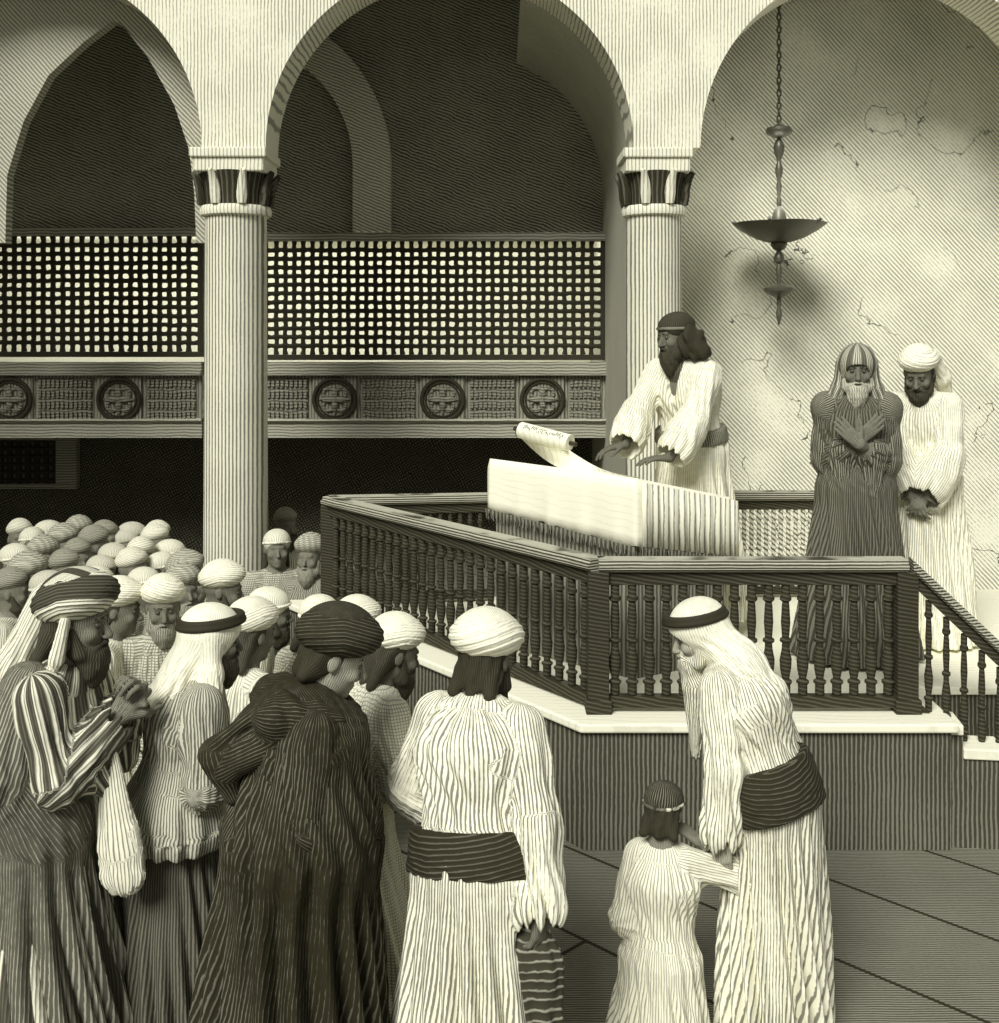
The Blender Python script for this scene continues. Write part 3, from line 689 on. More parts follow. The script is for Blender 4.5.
# ------------------------------------------------------------------ lattice screens and gallery parapet
def lattice(u0, u1, v0, v1, d, nx, nz, label, bw=.57):
    x0, x1 = px(u0, d), px(u1, d); z1, z0 = pz(v0, d), pz(v1, d)
    t = thing('lattice_screen', label, 'screen', ((x0+x1)/2, d, z0)); xo = (x0+x1)/2; fr = .055
    m = MB(); m.box((x0-xo, -.05, -.0), (x1-xo, .05, fr)); m.box((x0-xo, -.05, fr), (x0-xo+fr, .05, z1-z0-fr)); m.box((x1-xo-fr, -.05, fr), (x1-xo, .05, z1-z0-fr)); m.build('frame', M_lat, t, bevel=.006)
    m = MB(); m.box((x0-xo-.03, -.08, z1-z0-fr), (x1-xo+.03, .06, z1-z0+.03)); m.build('top_rail', M_galrail, t, bevel=.008)
    rnd = random.Random(nx); m = MB(); wx = (x1-x0-2*fr)/nx; wz = (z1-z0-2*fr)/nz
    for i in range(1, nx):
        x = x0-xo+fr+i*wx; pts = [(x+rnd.uniform(-.006, .006), 0, fr+wz*j*.5) for j in range(2*nz+1)]
        m.tube(pts, [wx*bw*.5*(1.12 if j % 2 == 0 else .86) for j in range(2*nz+1)], seg=6)
    for j in range(1, nz):
        z = fr+j*wz; pts = [(x0-xo+fr+wx*i*.5, -.006, z+rnd.uniform(-.006, .006)) for i in range(2*nx+1)]
        m.tube(pts, [wz*bw*.5*(1.12 if i % 2 == 0 else .86) for i in range(2*nx+1)], seg=6)
    m.build('lattice', M_lat, t, True)
    return t
lattice(-30, 204, 231, 357, GD, 23, 13, 'dark wooden lattice screen left of the left column')
lattice(262, 606, 236, 360, GD, 37, 13, 'long dark wooden lattice screen between the two columns')
def parapet(u0, u1, meds, label):
    d = GD; x0, x1 = px(u0, d), px(u1, d); xo = (x0+x1)/2; z0 = pz(437, d); zt = pz(361, d)
    t = thing('gallery_parapet', label, 'parapet', (xo, d, z0)); H = zt-z0; k = d/F_PX
    m = MB(); m.box((x0-xo, -.06, 0), (x1-xo, .05, H-.01)); m.build('board', M_gal, t)
    m = MB(); m.beam((x0-xo, 0, H-.14), (x1-xo, 0, H-.14), [(.15, .0), (.15, .05), (.12, .06), (.12, .13), (.0, .13), (.0, 0)]); m.build('top_moulding', M_galrail, t)
    m = MB(); m.beam((x0-xo, 0, 0), (x1-xo, 0, 0), [(.09, 0), (.09, .15), (.13, .17), (.12, .19), (.04, .20), (.0, .2), (0, 0)]); m.build('bottom_moulding', M_galrail, t)
    zc = z0+0; zmid = pz(399, d)-z0; hr = 21*k
    edges = [u0+4]+[e for mu in sorted(meds) for e in (mu-25, mu+25)]+[u1-4]
    for i in range(0, len(edges), 2):
        a, b = edges[i]+2, edges[i+1]-2
        if b-a < 8: continue
        m = MB(); xa, xb = px(a, d)-xo, px(b, d)-xo
        m.box((xa, -.075, zmid-hr), (xb, -.06, zmid+hr))
        nrow = 4; rh = 2*hr/nrow; nc = max(3, int((b-a)/4.3)); cw = (xb-xa)/nc
        for r in range(nrow):
            for c in range(nc): m.box((xa+c*cw+cw*.22, -.10, zmid-hr+r*rh+rh*.17), (xa+c*cw+cw*.78, -.075, zmid-hr+r*rh+rh*.83))
        m.build('carved_panel', M_carve, t)
    for mu in meds:
        xm = px(mu, d)-xo; R = 20.5*k
        m = MB(); m.box((xm-22*k, -.09, zmid-22*k), (xm+22*k, -.06, zmid+22*k)); f = m.build('medallion_block', M_gal, t, bevel=.006)
        m = MB(); m.tube([(xm+R*math.cos(a), -.10, zmid+R*math.sin(a)) for a in [2*PI*i/40 for i in range(40)]], .022, seg=8, closed=True)
        m.tube([(xm+R*.82*math.cos(a), -.10, zmid+R*.82*math.sin(a)) for a in [2*PI*i/40 for i in range(40)]], .010, seg=6, closed=True); m.build('ring', M_lat, f, True)
        m = MB()
        for q in range(4):
            a0 = PI/2*q+PI/4; c0 = (xm+R*.42*math.cos(a0), zmid+R*.42*math.sin(a0))
            m.tube([(c0[0]+R*.25*math.cos(a), -.098, c0[1]+R*.25*math.sin(a)) for a in [2*PI*i/20 for i in range(20)]], .017, seg=6, closed=True)
            a1 = PI/2*q; m.tube([(xm, -.10, zmid), (xm+R*.3*math.cos(a1), -.115, zmid+R*.3*math.sin(a1)), (xm+R*.75*math.cos(a1), -.10, zmid+R*.75*math.sin(a1))], [.028, .034, .006], seg=8)
        m.lathe([(.001, -.03), (.03, -.02), (.036, 0), (.03, .02), (.001, .03)], (xm, -.11, zmid), 10); m.build('quatrefoil', M_carve, f, True)
    return t
parapet(-30, 204, [122, 14], 'carved wooden gallery parapet left of the left column')
parapet(262, 606, [336, 443, 542], 'carved wooden gallery parapet with three round medallions between the columns')
# small grated window under the left gallery
t = thing('lattice_window', 'small square grated window under the left gallery', 'window', (px(32, 13.2), 13.22, pz(486, 13.2)))
k = 13.2/F_PX; m = MB(); m.box((-.62, -.05, -.03), (.52, .07, .03)); m.box((.28, -.05, .03), (.52, .07, 48*k)); m.box((-.62, -.05, 46*k), (.28, .07, 52*k)); m.build('frame', M_galrail, t, bevel=.008)
m = MB()
for i in range(9): m.tube([(-.58+i*.105, 0, .03), (-.58+i*.105, 0, 46*k)], .026, seg=6)
for j in range(6): m.tube([(-.62, -.01, .07+j*.09), (.28, -.01, .07+j*.09)], .024, seg=6)
m.build('grating', M_lat, t, True); m = MB(); m.box((-.6, .05, .03), (.28, .065, 46*k)); m.build('shutter_board', M_gal, t)

# ------------------------------------------------------------------ platform
ZF = .62; ND = 5.75
A_ = (px(598, ND), ND); B_ = (px(905, ND), ND); E_ = (px(329, 8.04), 8.04)
Dr = (3.6, 8.36); Cr = (3.6, 6.35); Bb = (B_[0]+.02, 6.35)
poly = [A_, B_, Bb, Cr, Dr, E_]
def offset(poly, e):
    n = len(poly); out = []
    for i in range(n):
        p0, p1, p2 = Vector(poly[i-1]), Vector(poly[i]), Vector(poly[(i+1) % n])
        n1 = Vector(((p1-p0).y, -(p1-p0).x)).normalized(); n2 = Vector(((p2-p1).y, -(p2-p1).x)).normalized()
        b = (n1+n2); b = b/(b.length_squared/2) if b.length > .1 else n1
        out.append(tuple(p1+b*e))
    return out
t = thing('platform', 'raised stone reading platform with a white ledge in the middle of the hall', 'platform', (A_[0], A_[1], 0))
o = Vector((A_[0], A_[1]))
loc = lambda P2: [tuple(Vector(p)-o) for p in P2]
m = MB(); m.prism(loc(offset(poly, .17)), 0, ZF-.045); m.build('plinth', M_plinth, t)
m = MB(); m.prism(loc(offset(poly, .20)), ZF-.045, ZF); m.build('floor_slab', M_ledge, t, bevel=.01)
# stairs going down to the right with a stepped parapet wall on their near side
ST = (.95, -.13)                                       # run direction of stair (unit-ish), slightly towards us
sd = Vector(ST).normalized(); steps = []
for i in range(3):
    z = ZF-.155*(i+1); a = Vector(B_)-o+sd*(.06+.26*i); b = a+sd*.26; nrm = Vector((-sd.y, sd.x))
    m = MB(); m.prism([tuple(a+nrm*.04), tuple(b+nrm*.04), tuple(b+nrm*.62), tuple(a+nrm*.62)], 0, z); m.build('step', M_ledge, t, bevel=.008)
w0 = Vector(B_)-o
m = MB()
for i in range(4):
    m2 = MB()
    zt = ZF-.02-.115*i if i < 3 else .2; a = w0+sd*(.05+.20*i)-nrm*.11; b = a+sd*.20
    m.prism([tuple(a), tuple(b), tuple(b+nrm*.20), tuple(a+nrm*.20)], 0, zt-.05); m2.prism([tuple(a-nrm*.015), tuple(b-nrm*.015), tuple(b+nrm*.20), tuple(a+nrm*.20)], zt-.05, zt); m2.build('stair_coping', M_ledge, t, bevel=.006)
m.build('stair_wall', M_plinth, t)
RH = .765                                              # railing height
RAILP = [(.045, 0), (.066, .016), (.066, .034), (.05, .046), (.05, .062), (-.05, .062), (-.05, .046), (-.066, .034), (-.066, .016), (-.045, 0)]
def bal_prof(H, k=1.0):
    q = [(.014, 0), (.017, .02), (.017, .10), (.023, .115), (.023, .13), (.013, .15), (.020, .24), (.022, .32), (.014, .42), (.013, .47), (.021, .485), (.021, .505), (.013, .52), (.017, .66), (.014, .80), (.012, .84), (.021, .86), (.021, .88), (.016, .90), (.016, 1.0)]
    return [(r*k, z*H) for r, z in q]
def railing(a, b, z0a, z0b, H, n, label, mat=None, posts=(True, True), pm=None, k=1.0, top=True):
    a3, b3 = Vector((a[0], a[1], z0a)), Vector((b[0], b[1], z0b)); t = thing('railing', label, 'railing', a3)
    D = b3-a3; L = Vector((D.x, D.y)).length; dh = Vector((D.x, D.y, 0))/L
    m = MB(); m.beam(Vector((0, 0, H-.062)), D+Vector((0, 0, H-.062)), RAILP); m.build('handrail', M_woodtop, t)
    m = MB(); m.beam(Vector((0, 0, H-.13)), D+Vector((0, 0, H-.13)), [(.025, 0), (.025, .068), (-.025, .068), (-.025, 0)]); m.build('upper_rail', M_wood, t)
    m = MB(); m.beam(Vector((0, 0, .025)), D+Vector((0, 0, .025)), [(.03, 0), (.03, .055), (-.03, .055), (-.03, 0)]); m.build('bottom_rail', M_wood, t)
    for i, on in enumerate(posts):
        if not on: continue
        p = Vector((0, 0, 0)) if i == 0 else D; m = MB(); w_ = .052
        m.box((p.x-w_, p.y-w_, p.z), (p.x+w_, p.y+w_, p.z+H-.063)); m.box((p.x-w_-.012, p.y-w_-.012, p.z), (p.x+w_+.012, p.y+w_+.012, p.z+.07)); m.build('post', M_wood, t, bevel=.006)
    base = None
    for i in range(n):
        q = (i+1)/(n+1); p = D*q
        if base is None:
            m = MB(); m.lathe(bal_prof(H-.21, k), seg=10); base = m.build('baluster', mat or M_wood, t, True); ob = base
        else: ob = base.copy(); C.objects.link(ob); ob.parent = t
        ob.location = (p.x, p.y, p.z+.08)
    return t
railing(A_, E_, ZF, ZF, RH, 27, 'long dark balustrade along the left side of the platform, over the crowd', k=1.3)
railing(A_, B_, ZF, ZF, RH, 17, 'dark balustrade along the front of the platform, behind the bent old man', posts=(False, True), k=1.4)
railing(E_, (px(490, 8.18), 8.18), ZF, ZF, RH, 15, 'dark back balustrade of the platform, left of the white desk', posts=(False, False))
railing((px(700, 8.3), 8.3), (3.3, 8.3), ZF, ZF, RH, 34, 'back balustrade with pale twisted balusters behind the desk and hooded man', mat=M_twist, posts=(False, False))
bb = Vector(B_)+sd*.62; railing((B_[0]+.03, B_[1]), (bb.x, bb.y), ZF-.0, ZF-.56, RH-.0, 6, 'short dark stair balustrade sloping down at the right edge', posts=(False, True))

# ------------------------------------------------------------------ desk with cloth, scroll
L3, M3, R3 = P(488, 459, 7.0), P(636, 479, 6.25), P(733, 498, 6.62)
K3 = L3+R3-M3
t = thing('reading_desk', 'slanted reading desk draped in white linen on the platform', 'desk', (M3.x, M3.y, ZF)); o3 = Vector((M3.x, M3.y, ZF))
def drape(corners, drop, wav, mat, name, parent, off=.0, n=40, amp=.012, fr=9, inset=0):
    cen = sum(corners, Vector())/4; ring_t, ring_b = [], []; vv, ff = [], []; N_ = len(corners)*n; rows = 6
    pts = []
    for i in range(4):
        a, b = corners[i], corners[(i+1) % 4]
        for j in range(n): pts.append(a+(b-a)*(j/n))
    for r in range(rows+1):
        q = r/rows
        for i, p in enumerate(pts):
            out = Vector((p.x-cen.x, p.y-cen.y, 0)).normalized(); w_ = math.sin(i*fr*2*PI/n+.7*math.sin(i*.7))*amp*q+math.sin(i*.37)*amp*.6*q
            dz = drop[i//n]+(drop[(i//n+1) % 4]-drop[i//n])*((i % n)/n)
            v = p+out*(off+w_+.004*min(1, q*3)-(0.012 if r == 0 else 0)); v.z = p.z-dz*q-(0 if r else -.004)+(wav*math.sin(i*1.3) if r == rows else 0); vv.append(v-o3)
    for r in range(rows):
        for i in range(N_): ff.append((r*N_+i, (r+1)*N_+i, (r+1)*N_+(i+1) % N_, r*N_+(i+1) % N_))
    ff.append(tuple(range(N_))); ff.append(tuple(rows*N_+N_-1-i for i in range(N_)))
    return mesh_obj(name, vv, ff, mat, parent, True)
# wooden carcass inside
cen = (L3+R3)/2; sh = lambda p, k: cen+(p-cen)*k
vv = [sh(p, .93)-o3-Vector((0, 0, .05)) for p in (L3, M3, R3, K3)]; vb = [Vector((v.x, v.y, .0)) for v in vv]
mesh_obj('pedestal', vb+vv, [(0, 3, 2, 1), (4, 5, 6, 7), (0, 1, 5, 4), (1, 2, 6, 5), (2, 3, 7, 6), (3, 0, 4, 7)], M_skirtcloth, t)
cl = drape([L3, M3, R3, K3], [.30, .37, .30, .30], .008, M_cloth, 'cloth', t, amp=.008, fr=5)
# pleated right-hand fall of the cloth
m = MB(); d_ = (R3-M3); n = 70; outn = Vector((d_.y, -d_.x, 0)).normalized(); vv, ff = [], []
for i in range(n+1):
    q = i/n; p = M3+d_*(q*.985+.03)+outn*(.025+.012*abs(math.sin(q*34)))-o3
    for z in (-.012, -.18, -.36+.03*q): vv.append(p+Vector((0, 0, z))+outn*(.02*(-z)))
for i in range(n):
    for j in (0, 1): a = 3*i+j; ff.append((a, a+1, a+4, a+3))
o = mesh_obj('pleated_fall', vv, ff, M_clothfold, t, True); so = o.modifiers.new('s', 'SOLIDIFY'); so.thickness = .006
# fringe under the front fall
m = MB(); d_ = (M3-L3); outn = Vector((d_.y, -d_.x, 0)).normalized(); rnd = random.Random(5)
for i in range(150):
    q = i/149; p = L3+d_*q-o3+outn*.016-Vector((0, 0, .30+.07*q)); m.tube([p, p+Vector((rnd.uniform(-.01, .01), 0, -.045-rnd.random()*.02))], [.005, .002], seg=5)
d_ = (R3-M3); outn = Vector((d_.y, -d_.x, 0)).normalized()
for i in range(80):
    q = i/79; p = M3+d_*q-o3+outn*.035-Vector((0, 0, .36-.03*q)); m.tube([p, p+Vector((rnd.uniform(-.01, .01), 0, -.045-rnd.random()*.02))], [.005, .002], seg=5)
m.build('fringe', M_skirtcloth, t)
# scroll
T0, T1 = P(521, 430, 6.95), P(570, 443, 6.75); axis = (T1-T0).normalized()
t = thing('scroll', 'open parchment scroll with an upper roll, lying on the white desk', 'scroll', T1)
M_parch = hatch('parchment', .98, .80, period=.03, mode='wall', ang=.3, duty=.2, bump=.05)
def cyl(a, b, r, name, mat, par, base, seg=24):
    m = MB(); m.tube([a-base, b-base], r, seg=seg); return m.build(name, mat, par, True)
cyl(T0, T1, .050, 'parchment_roll', M_parch, t, T1)
m = MB()
for q in (.012, .006): pass
for i, rr in enumerate((.046, .032, .018)):
    u = axis.cross(Vector((0, 0, 1))).normalized(); w_ = axis.cross(u)
    m.tube([T0-axis*.004-T1+(u*math.cos(a)+w_*math.sin(a))*rr for a in [2*PI*j/24 for j in range(24)]], .0045, seg=5, closed=True)
m.build('roll_edge', M_wood, t, True)
cyl(T0-axis*.05, T0, .014, 'roller_handle', M_wood, t, T1, 12); cyl(T1, T1+axis*.045, .014, 'roller_handle', M_wood, t, T1, 12)
# sheet sweeping down from the roll to the desk
S0, S1 = T0+Vector((0, 0, -.045)), T1+Vector((0, 0, -.045)); n = 14; vv, ff = [], []
Q0, Q1 = P(575, 474, 6.72), P(640, 478, 6.75)
for i in range(n+1):
    q = i/n; sag = -.035*math.sin(PI*q)
    for a, b in ((S0, Q0), (S1, Q1)): vv.append(a+(b-a)*q+Vector((0, 0, sag))-T1)
for i in range(n): ff.append((2*i, 2*i+1, 2*i+3, 2*i+2))
o = mesh_obj('parchment_sheet', vv, ff, M_parch, t, True); so = o.modifiers.new('s', 'SOLIDIFY'); so.thickness = .004
m = MB(); rnd = random.Random(3)                    # short ink strokes of the column of text on the roll
u = axis.cross(Vector((0, 0, 1))).normalized(); w_ = axis.cross(u)
L_ = (T1-T0).length
for i in range(26):
    for j, a in enumerate((-.9, -.55, -.2)):
        c0 = T0+axis*(L_*(.12+.8*i/26)); nrm_ = (Vector((0, -1, 0))*math.cos(a)+Vector((0, 0, 1))*math.sin(a+1.2)).normalized(); nrm_ = (nrm_-axis*nrm_.dot(axis)).normalized()
        if rnd.random() < .75: p = c0+nrm_*.0505; m.tube([p-T1, p+axis*.004+nrm_.cross(axis)*.012*rnd.choice((-1, 1))-T1], .0016, seg=4)
m.build('script_strokes', M_wood, t)
t = thing('step_stool', 'low wooden stool under the man reading at the desk', 'stool', (1.13, 7.42, ZF)); m = MB(); m.box((-.33, -.24, .04), (.33, .26, .08)); m.build('seat', M_woodtop, t, bevel=.01)
for sx_ in (-.28, .28):
    for sy_ in (-.19, .21): m = MB(); m.box((sx_-.03, sy_-.03, 0), (sx_+.03, sy_+.03, .04)); m.build('leg', M_wood, t)

# ------------------------------------------------------------------ hanging lamp
LD = 9.95; k = LD/F_PX; lx = px(779, LD)
t = thing('hanging_lamp', 'bronze hanging oil lamp with a wide dish on a beaded chain', 'lamp', (lx, LD, pz(325, LD))); zb = pz(325, LD); Z = lambda v: pz(v, LD)-zb
m = MB(); n = int((ZT-zb-Z(132))/.055)
for i in range(n):                                    # chain links
    z = Z(128)+i*.055; pts = [((.016*math.cos(a) if i % 2 else 0), (0 if i % 2 else .016*math.cos(a)), z+.026+.032*math.sin(a)) for a in [2*PI*j/12 for j in range(12)]]
    m.tube(pts, .0085, seg=6, closed=True)
m.build('chain', M_brass, t, True)
def bead(name, prof, **kw): m = MB(); m.lathe([(r*k, Z(v)) for v, r in prof], seg=28, **kw); return m.build(name, M_brass, t, True)
bead('upper_disc', [(139, 1), (137, 6), (134, 12), (131, 13.5), (128, 12), (126.5, 6), (124, 2)])
bead('stem', [(226, 2), (214, 2), (200, 2.5), (196, 1.5), (186, 3), (180, 1.5), (176, 3.2), (170, 4), (165, 3), (161, 1.5), (158, 3), (152, 5), (147, 5.5), (142, 4), (138, 1.5)])
bead('hub', [(232, 7), (222, 8.5), (215, 6.5), (210, 5), (206, 2)])
bead('dish', [(243, 4), (242, 12), (238, 24), (231, 36), (224, 45), (223.5, 45), (228, 34), (232, 22), (234, 6)], wave=lambda a, z: 1+.10*abs(math.cos(2.5*a+.4))-.05)
for i in range(5):
    a = 2*PI*i/5+.5; m = MB(); m.tube([(12*k*math.cos(a), 12*k*math.sin(a), Z(236)), (30*k*math.cos(a), 30*k*math.sin(a), Z(229)), (46*k*math.cos(a), 46*k*math.sin(a), Z(222))], [3*k, 3.6*k, 1.4*k], seg=8); m.build('wick_spout', M_brass, t, True)
bead('lower_stem', [(291, 1.5), (284, 2), (275, 2.6), (270, 3.5), (264, 2), (262, 5), (258, 5.5), (254, 4), (251, 2), (249, 6), (244, 8.5), (240, 6)])
bead('lower_disc', [(298, 3), (295, 9), (291, 14.5), (288, 15), (285.5, 12), (284, 3)])
bead('finial', [(325, .5), (318, 2.6), (313, 3.2), (308, 1.6), (304, 2.6), (299, 2), (296, 4)])

lamp('POINT', 'wall_fill_light', (lx, LD, pz(205, LD)), (lx, LD, 0), 14, shadow_soft_size=.25)  # fill light added at the flameless lamp to brighten the wall behind

# ------------------------------------------------------------------ the people in front
W_ROBE = lambda nm, a=.97, b=.24, n=190, du=.30, **kw: hatch(nm, a, b, period=.012, mode='grain', duty=du+.06, wob=.6, patch=.75, **kw)
M_whiteA = W_ROBE('white_wool'); M_white2 = W_ROBE('white_linen_robe', .98, .5, 150, .22); M_tur = W_ROBE('turban_white', .99, .55, 60, .16)
M_turfar = hatch('turban_far', .92, .40, duty=.4, wob=.4, patch=.4, mode='grain', period=.012)
M_darkcloak = hatch('black_wool_cloak', .0, .13, duty=.16, wob=.9, patch=.5, bands=None, mode='grain', period=.012)
M_darktur = hatch('dark_turban_cloth', .005, .16, duty=.18, wob=.6, mode='grain', period=.012)
M_greyrobe = hatch('grey_robe', .62, .14, duty=.5, wob=.8, patch=.4, mode='grain', period=.012)
M_darkskirt = hatch('dark_skirt', .16, .03, duty=.5, wob=.5, mode='grain', period=.012)
M_sash = hatch('black_sash', .004, .10, period=.016, mode='wall', ang=1.35, duty=.2, wob=.5)
M_stripe = hatch('striped_wool', .85, .30, duty=.35, wob=.5, patch=.35, bands=(11, .05, .55), mode='grain', period=.012)
ang = math.radians

# A: bearded man at the far left, hands clasped
I = figure(dict(uv=(78, 568), rz=ang(84), lean=.08, pitch=.12, hunch=.25, d=F_PX/305, cell=.0065, seed=2, skin=.16,
    label='bearded man at far left in banded robe and long head scarf, clasping his hands', gear='big_turban', gear_mat=hatch('scarf_light', .92, .18, duty=.4, wob=.5, bands=(2.2, .02, .5), mode='grain', period=.012), crown=.185, gtilt=-.35,
    beard=.04, beard_len=.05, hair=.04,
    arms=dict(L=dict(p=(.07, -.27, 1.30), dir=(-.35, -.35, .75), n=(-.7, 0.3, -.2), curl=1.05, pole=(.5, .4, -.9), cuff=.07, r=1.2, sl=.86), R=dict(p=(-.03, -.27, 1.28), dir=(.45, -.4, .7), n=(.8, .2, -.2), curl=1.0, pole=(-.5, .4, -.9), cuff=.07, r=1.2, sl=.86)),
    robe=dict(mat=M_stripe, folds=9, skirt=.34, full=1.14, cuff=.075, droop=.16, amp=.04)))
t = I['t']; nb, Hd, up, hip = I['nb'], I['Hd'], I['up'], I['hip']
f = Field(nb-V3(.4, .3, .75), nb+V3(.4, .5, .35), .008)                # scarf tails down the back
f.cone(Hd(0, .10, .06), nb+V3(.03, .17, -.02), .07, .075, .04, fold=(6, .006, .012, 1)); f.cone(nb+V3(.03, .17, -.02), nb+V3(.10, .20, -.42), .075, .06, .04, flat=((0, 1, 0), .7), fold=(6, .012, .014, 2))
f.cone(Hd(-.098, .0, .03), Hd(-.108, .01, -.10), .018, .026, .02, fold=(4, .003, .005, 0)); f.cone(Hd(-.108, .01, -.10), Hd(-.112, .02, -.14), .014, .022, .01)
f.obj('scarf', hatch('scarf_white', .97, .3, duty=.35, wob=.5, mode='grain', period=.012), t)
f = Field(V3(-.5, -.5, 0), V3(.5, .5, 1.5), .0095)                      # dark mantle thrown over the near shoulder, to the ground
f.cone(nb+V3(-.12, .06, -.04), nb+V3(-.20, .11, -.30), .085, .11, .05, fold=(5, .006, .014, 1)); f.cone(nb+V3(-.20, .11, -.30), hip+V3(-.10, -.02, .02), .11, .165, .07, flat=((1, 0, 0), .9), fold=(6, .012, .020, 1)); f.cone(hip+V3(-.06, .0, .08), V3(-.05, .02, .0), .165, .34, .08, fold=(8, .014, .045, 2)); f.cut_below(.03)
f.obj('mantle', hatch('mantle_dark', .09, .42, duty=.24, wob=.6, patch=.5, mode='grain', period=.012), t, label='dark hatched mantle')
aw = I['arms'][1]; f = Field(aw[2]-V3(.3, .4, .6), aw[2]+V3(.3, .3, .3), .0075)
q = aw[2]+(aw[3]-aw[2])*.6; f.cone(q+V3(.01, -.05, -.02), q+V3(.01, -.09, -.34), .030, .070, .03, flat=((1, 0, 0), .45), fold=(5, .006, .010, 1)); f.cone(q+V3(.01, -.09, -.30), q+V3(.01, -.10, -.42), .066, .075, .02, flat=((1, 0, 0), .4), fold=(5, .008, .010, 1)); f.obj('hanging_cloth', hatch('cloth_lappet', .97, .25, duty=.3, wob=.4, mode='grain', period=.012), t, label='white fringed cloth over the forearm')

# B: man in a pale jacket with corded head cloth
figure(dict(uv=(212, 600), rz=ang(112), lean=.12, pitch=.15, hunch=.2, d=F_PX/285, kwide=.8, cell=.007, seed=4, skin=.15,
    label='man in corded white head cloth and loose grey jacket behind the clasped-hands man', gear='keffiyeh', gear_mat=M_tur, drape_back=.08, beard=.05, beard_len=.03,
    arms=dict(L=dict(p=(.04, -.22, 1.10), curl=.8, pole=(.7, .5, -.6)), R=dict(p=(-.05, -.24, 1.12), curl=.8, pole=(-.7, .5, -.6))),
    robe=dict(mat=M_greyrobe, folds=8, skirt=.30, full=1.15, cuff=.07, droop=.06, jacket=.01, skirt_mat=M_darkskirt)))
# C: cloaked man with dark turban
I = figure(dict(uv=(334, 607), rz=ang(104), lean=.04, pitch=.42, hunch=.30, d=F_PX/322, cell=.0065, seed=6, skin=.30,
    label='man in a black hooded cloak and dark turban, head bowed, in the foreground', gear='big_turban', gear_mat=M_darktur, hair=.02, hair_len=.0, crown=.17, wraps=6, brow=.04,
    arms=dict(L=dict(p=(.06, -.20, 1.02), curl=.6), R=dict(p=(-.06, -.20, 1.0), curl=.6)),
    robe=dict(mat=M_darkcloak, folds=9, skirt=.36, full=1.15, cuff=.08)))
t = I['t']; nb, up, hip = I['nb'], I['up'], I['hip']
f = Field(V3(-.6, -.5, 0), V3(.6, .75, 1.6), .0095)
f.cone(nb+V3(0, .03, -.03), nb+V3(0, .0, -.12), .115, .17, .05, flat=((1, 0, 0), 1.3), fold=(9, .008, .014, 2))
f.cone(nb+V3(0, .0, -.12), hip+V3(0, -.03, .10), .175, .235, .06, flat=((1, 0, 0), 1.25), fold=(9, .014, .028, 2)); f.cone(hip+V3(0, -.03, .10), V3(0, .05, .0), .235, .34, .08, flat=((1, 0, 0), 1.15), fold=(10, .028, .05, 2.4))
f.cone(nb+V3(0, -.06, .03), nb+V3(0, -.2, .10), .05, .09, .01, True); f.cut_below(.03); f.obj('cloak', M_darkcloak, t)
f = Field(nb-V3(.4, .3, .4), nb+V3(.4, .55, .25), .0075)                 # hood fallen back over the shoulders
f.cone(nb+V3(.12, -.05, -.02), nb+V3(.12, .12, .0), .05, .07, .05, ring=(2, .006, 1)); f.cone(nb+V3(-.12, -.05, -.02), nb+V3(-.12, .12, .0), .05, .07, .05, ring=(2, .006, 1))
f.cone(nb+V3(0, .10, -.03), nb+V3(-.02, .30, -.13), .105, .050, .05, flat=((0, .35, 1), .8), ring=(1.5, .006, 1.0)); f.cone(nb+V3(-.13, .03, -.05), nb+V3(-.05, .27, -.17), .06, .045, .04); f.cone(nb+V3(.13, .03, -.05), nb+V3(.05, .27, -.17), .06, .045, .04); f.cone(nb+V3(-.04, .30, -.15), nb+V3(-.04, .25, -.27), .045, .03, .05); f.cone(nb+V3(-.10, .10, .06), nb+V3(-.06, .30, -.09), .018, .02, .02)
f.obj('hood', M_darkcloak, t)
# D: white-clad man between C and E
figure(dict(uv=(394, 616), rz=ang(118), lean=.22, pitch=.3, hunch=.25, shoulder=.20, d=F_PX/280, cell=.0075, seed=3, skin=.13,
    label='man in white turban and white robe between the black cloak and the leaning man', gear='turban', gear_mat=M_tur, beard=.04, beard_len=.04, hair=.04,
    arms=dict(L=dict(p=(.10, -.38, 1.05), curl=.6), R=dict(p=(-.10, -.38, 1.05), curl=.6)), robe=dict(mat=hatch('dotted_linen', .96, .45, period=.012, duty=.3, weave=True, wob=.3, mode='grain'), folds=8, skirt=.38, full=1.18)))
# E: leaning man seen from behind
I = figure(dict(uv=(487, 610), rz=ang(152), lean=.22, side=.14, shoulder=.185, pitch=.2, hunch=.3, roll=.0, d=F_PX/308, cell=.0065, seed=5, skin=.13,
    label='man seen from behind in a large round white turban, pale robe and black sash', gear='big_turban', gear_mat=M_tur, hair=.02, hair_len=.04, beard=.03, crown=.175, gtilt=-.1, wraps=6, wtilt=.5,
    arms=dict(R=dict(p=(-.25, .04, .84), curl=.8, pole=(-.5, .6, -.2), cuff=.088, sl=.96), L=dict(p=(.14, -.22, .98), curl=.6, pole=(1.0, .5, -.1), cuff=.085, droop=.12)),
    robe=dict(mat=M_whiteA, folds=7, skirt=.29, full=1.18, cuff=.09, amp=.038, fold=2.2), sash=(M_sash, .01, .12), sash_pad=.030))
# swap so the free-hanging arm is the one on the right of the picture
IE = I
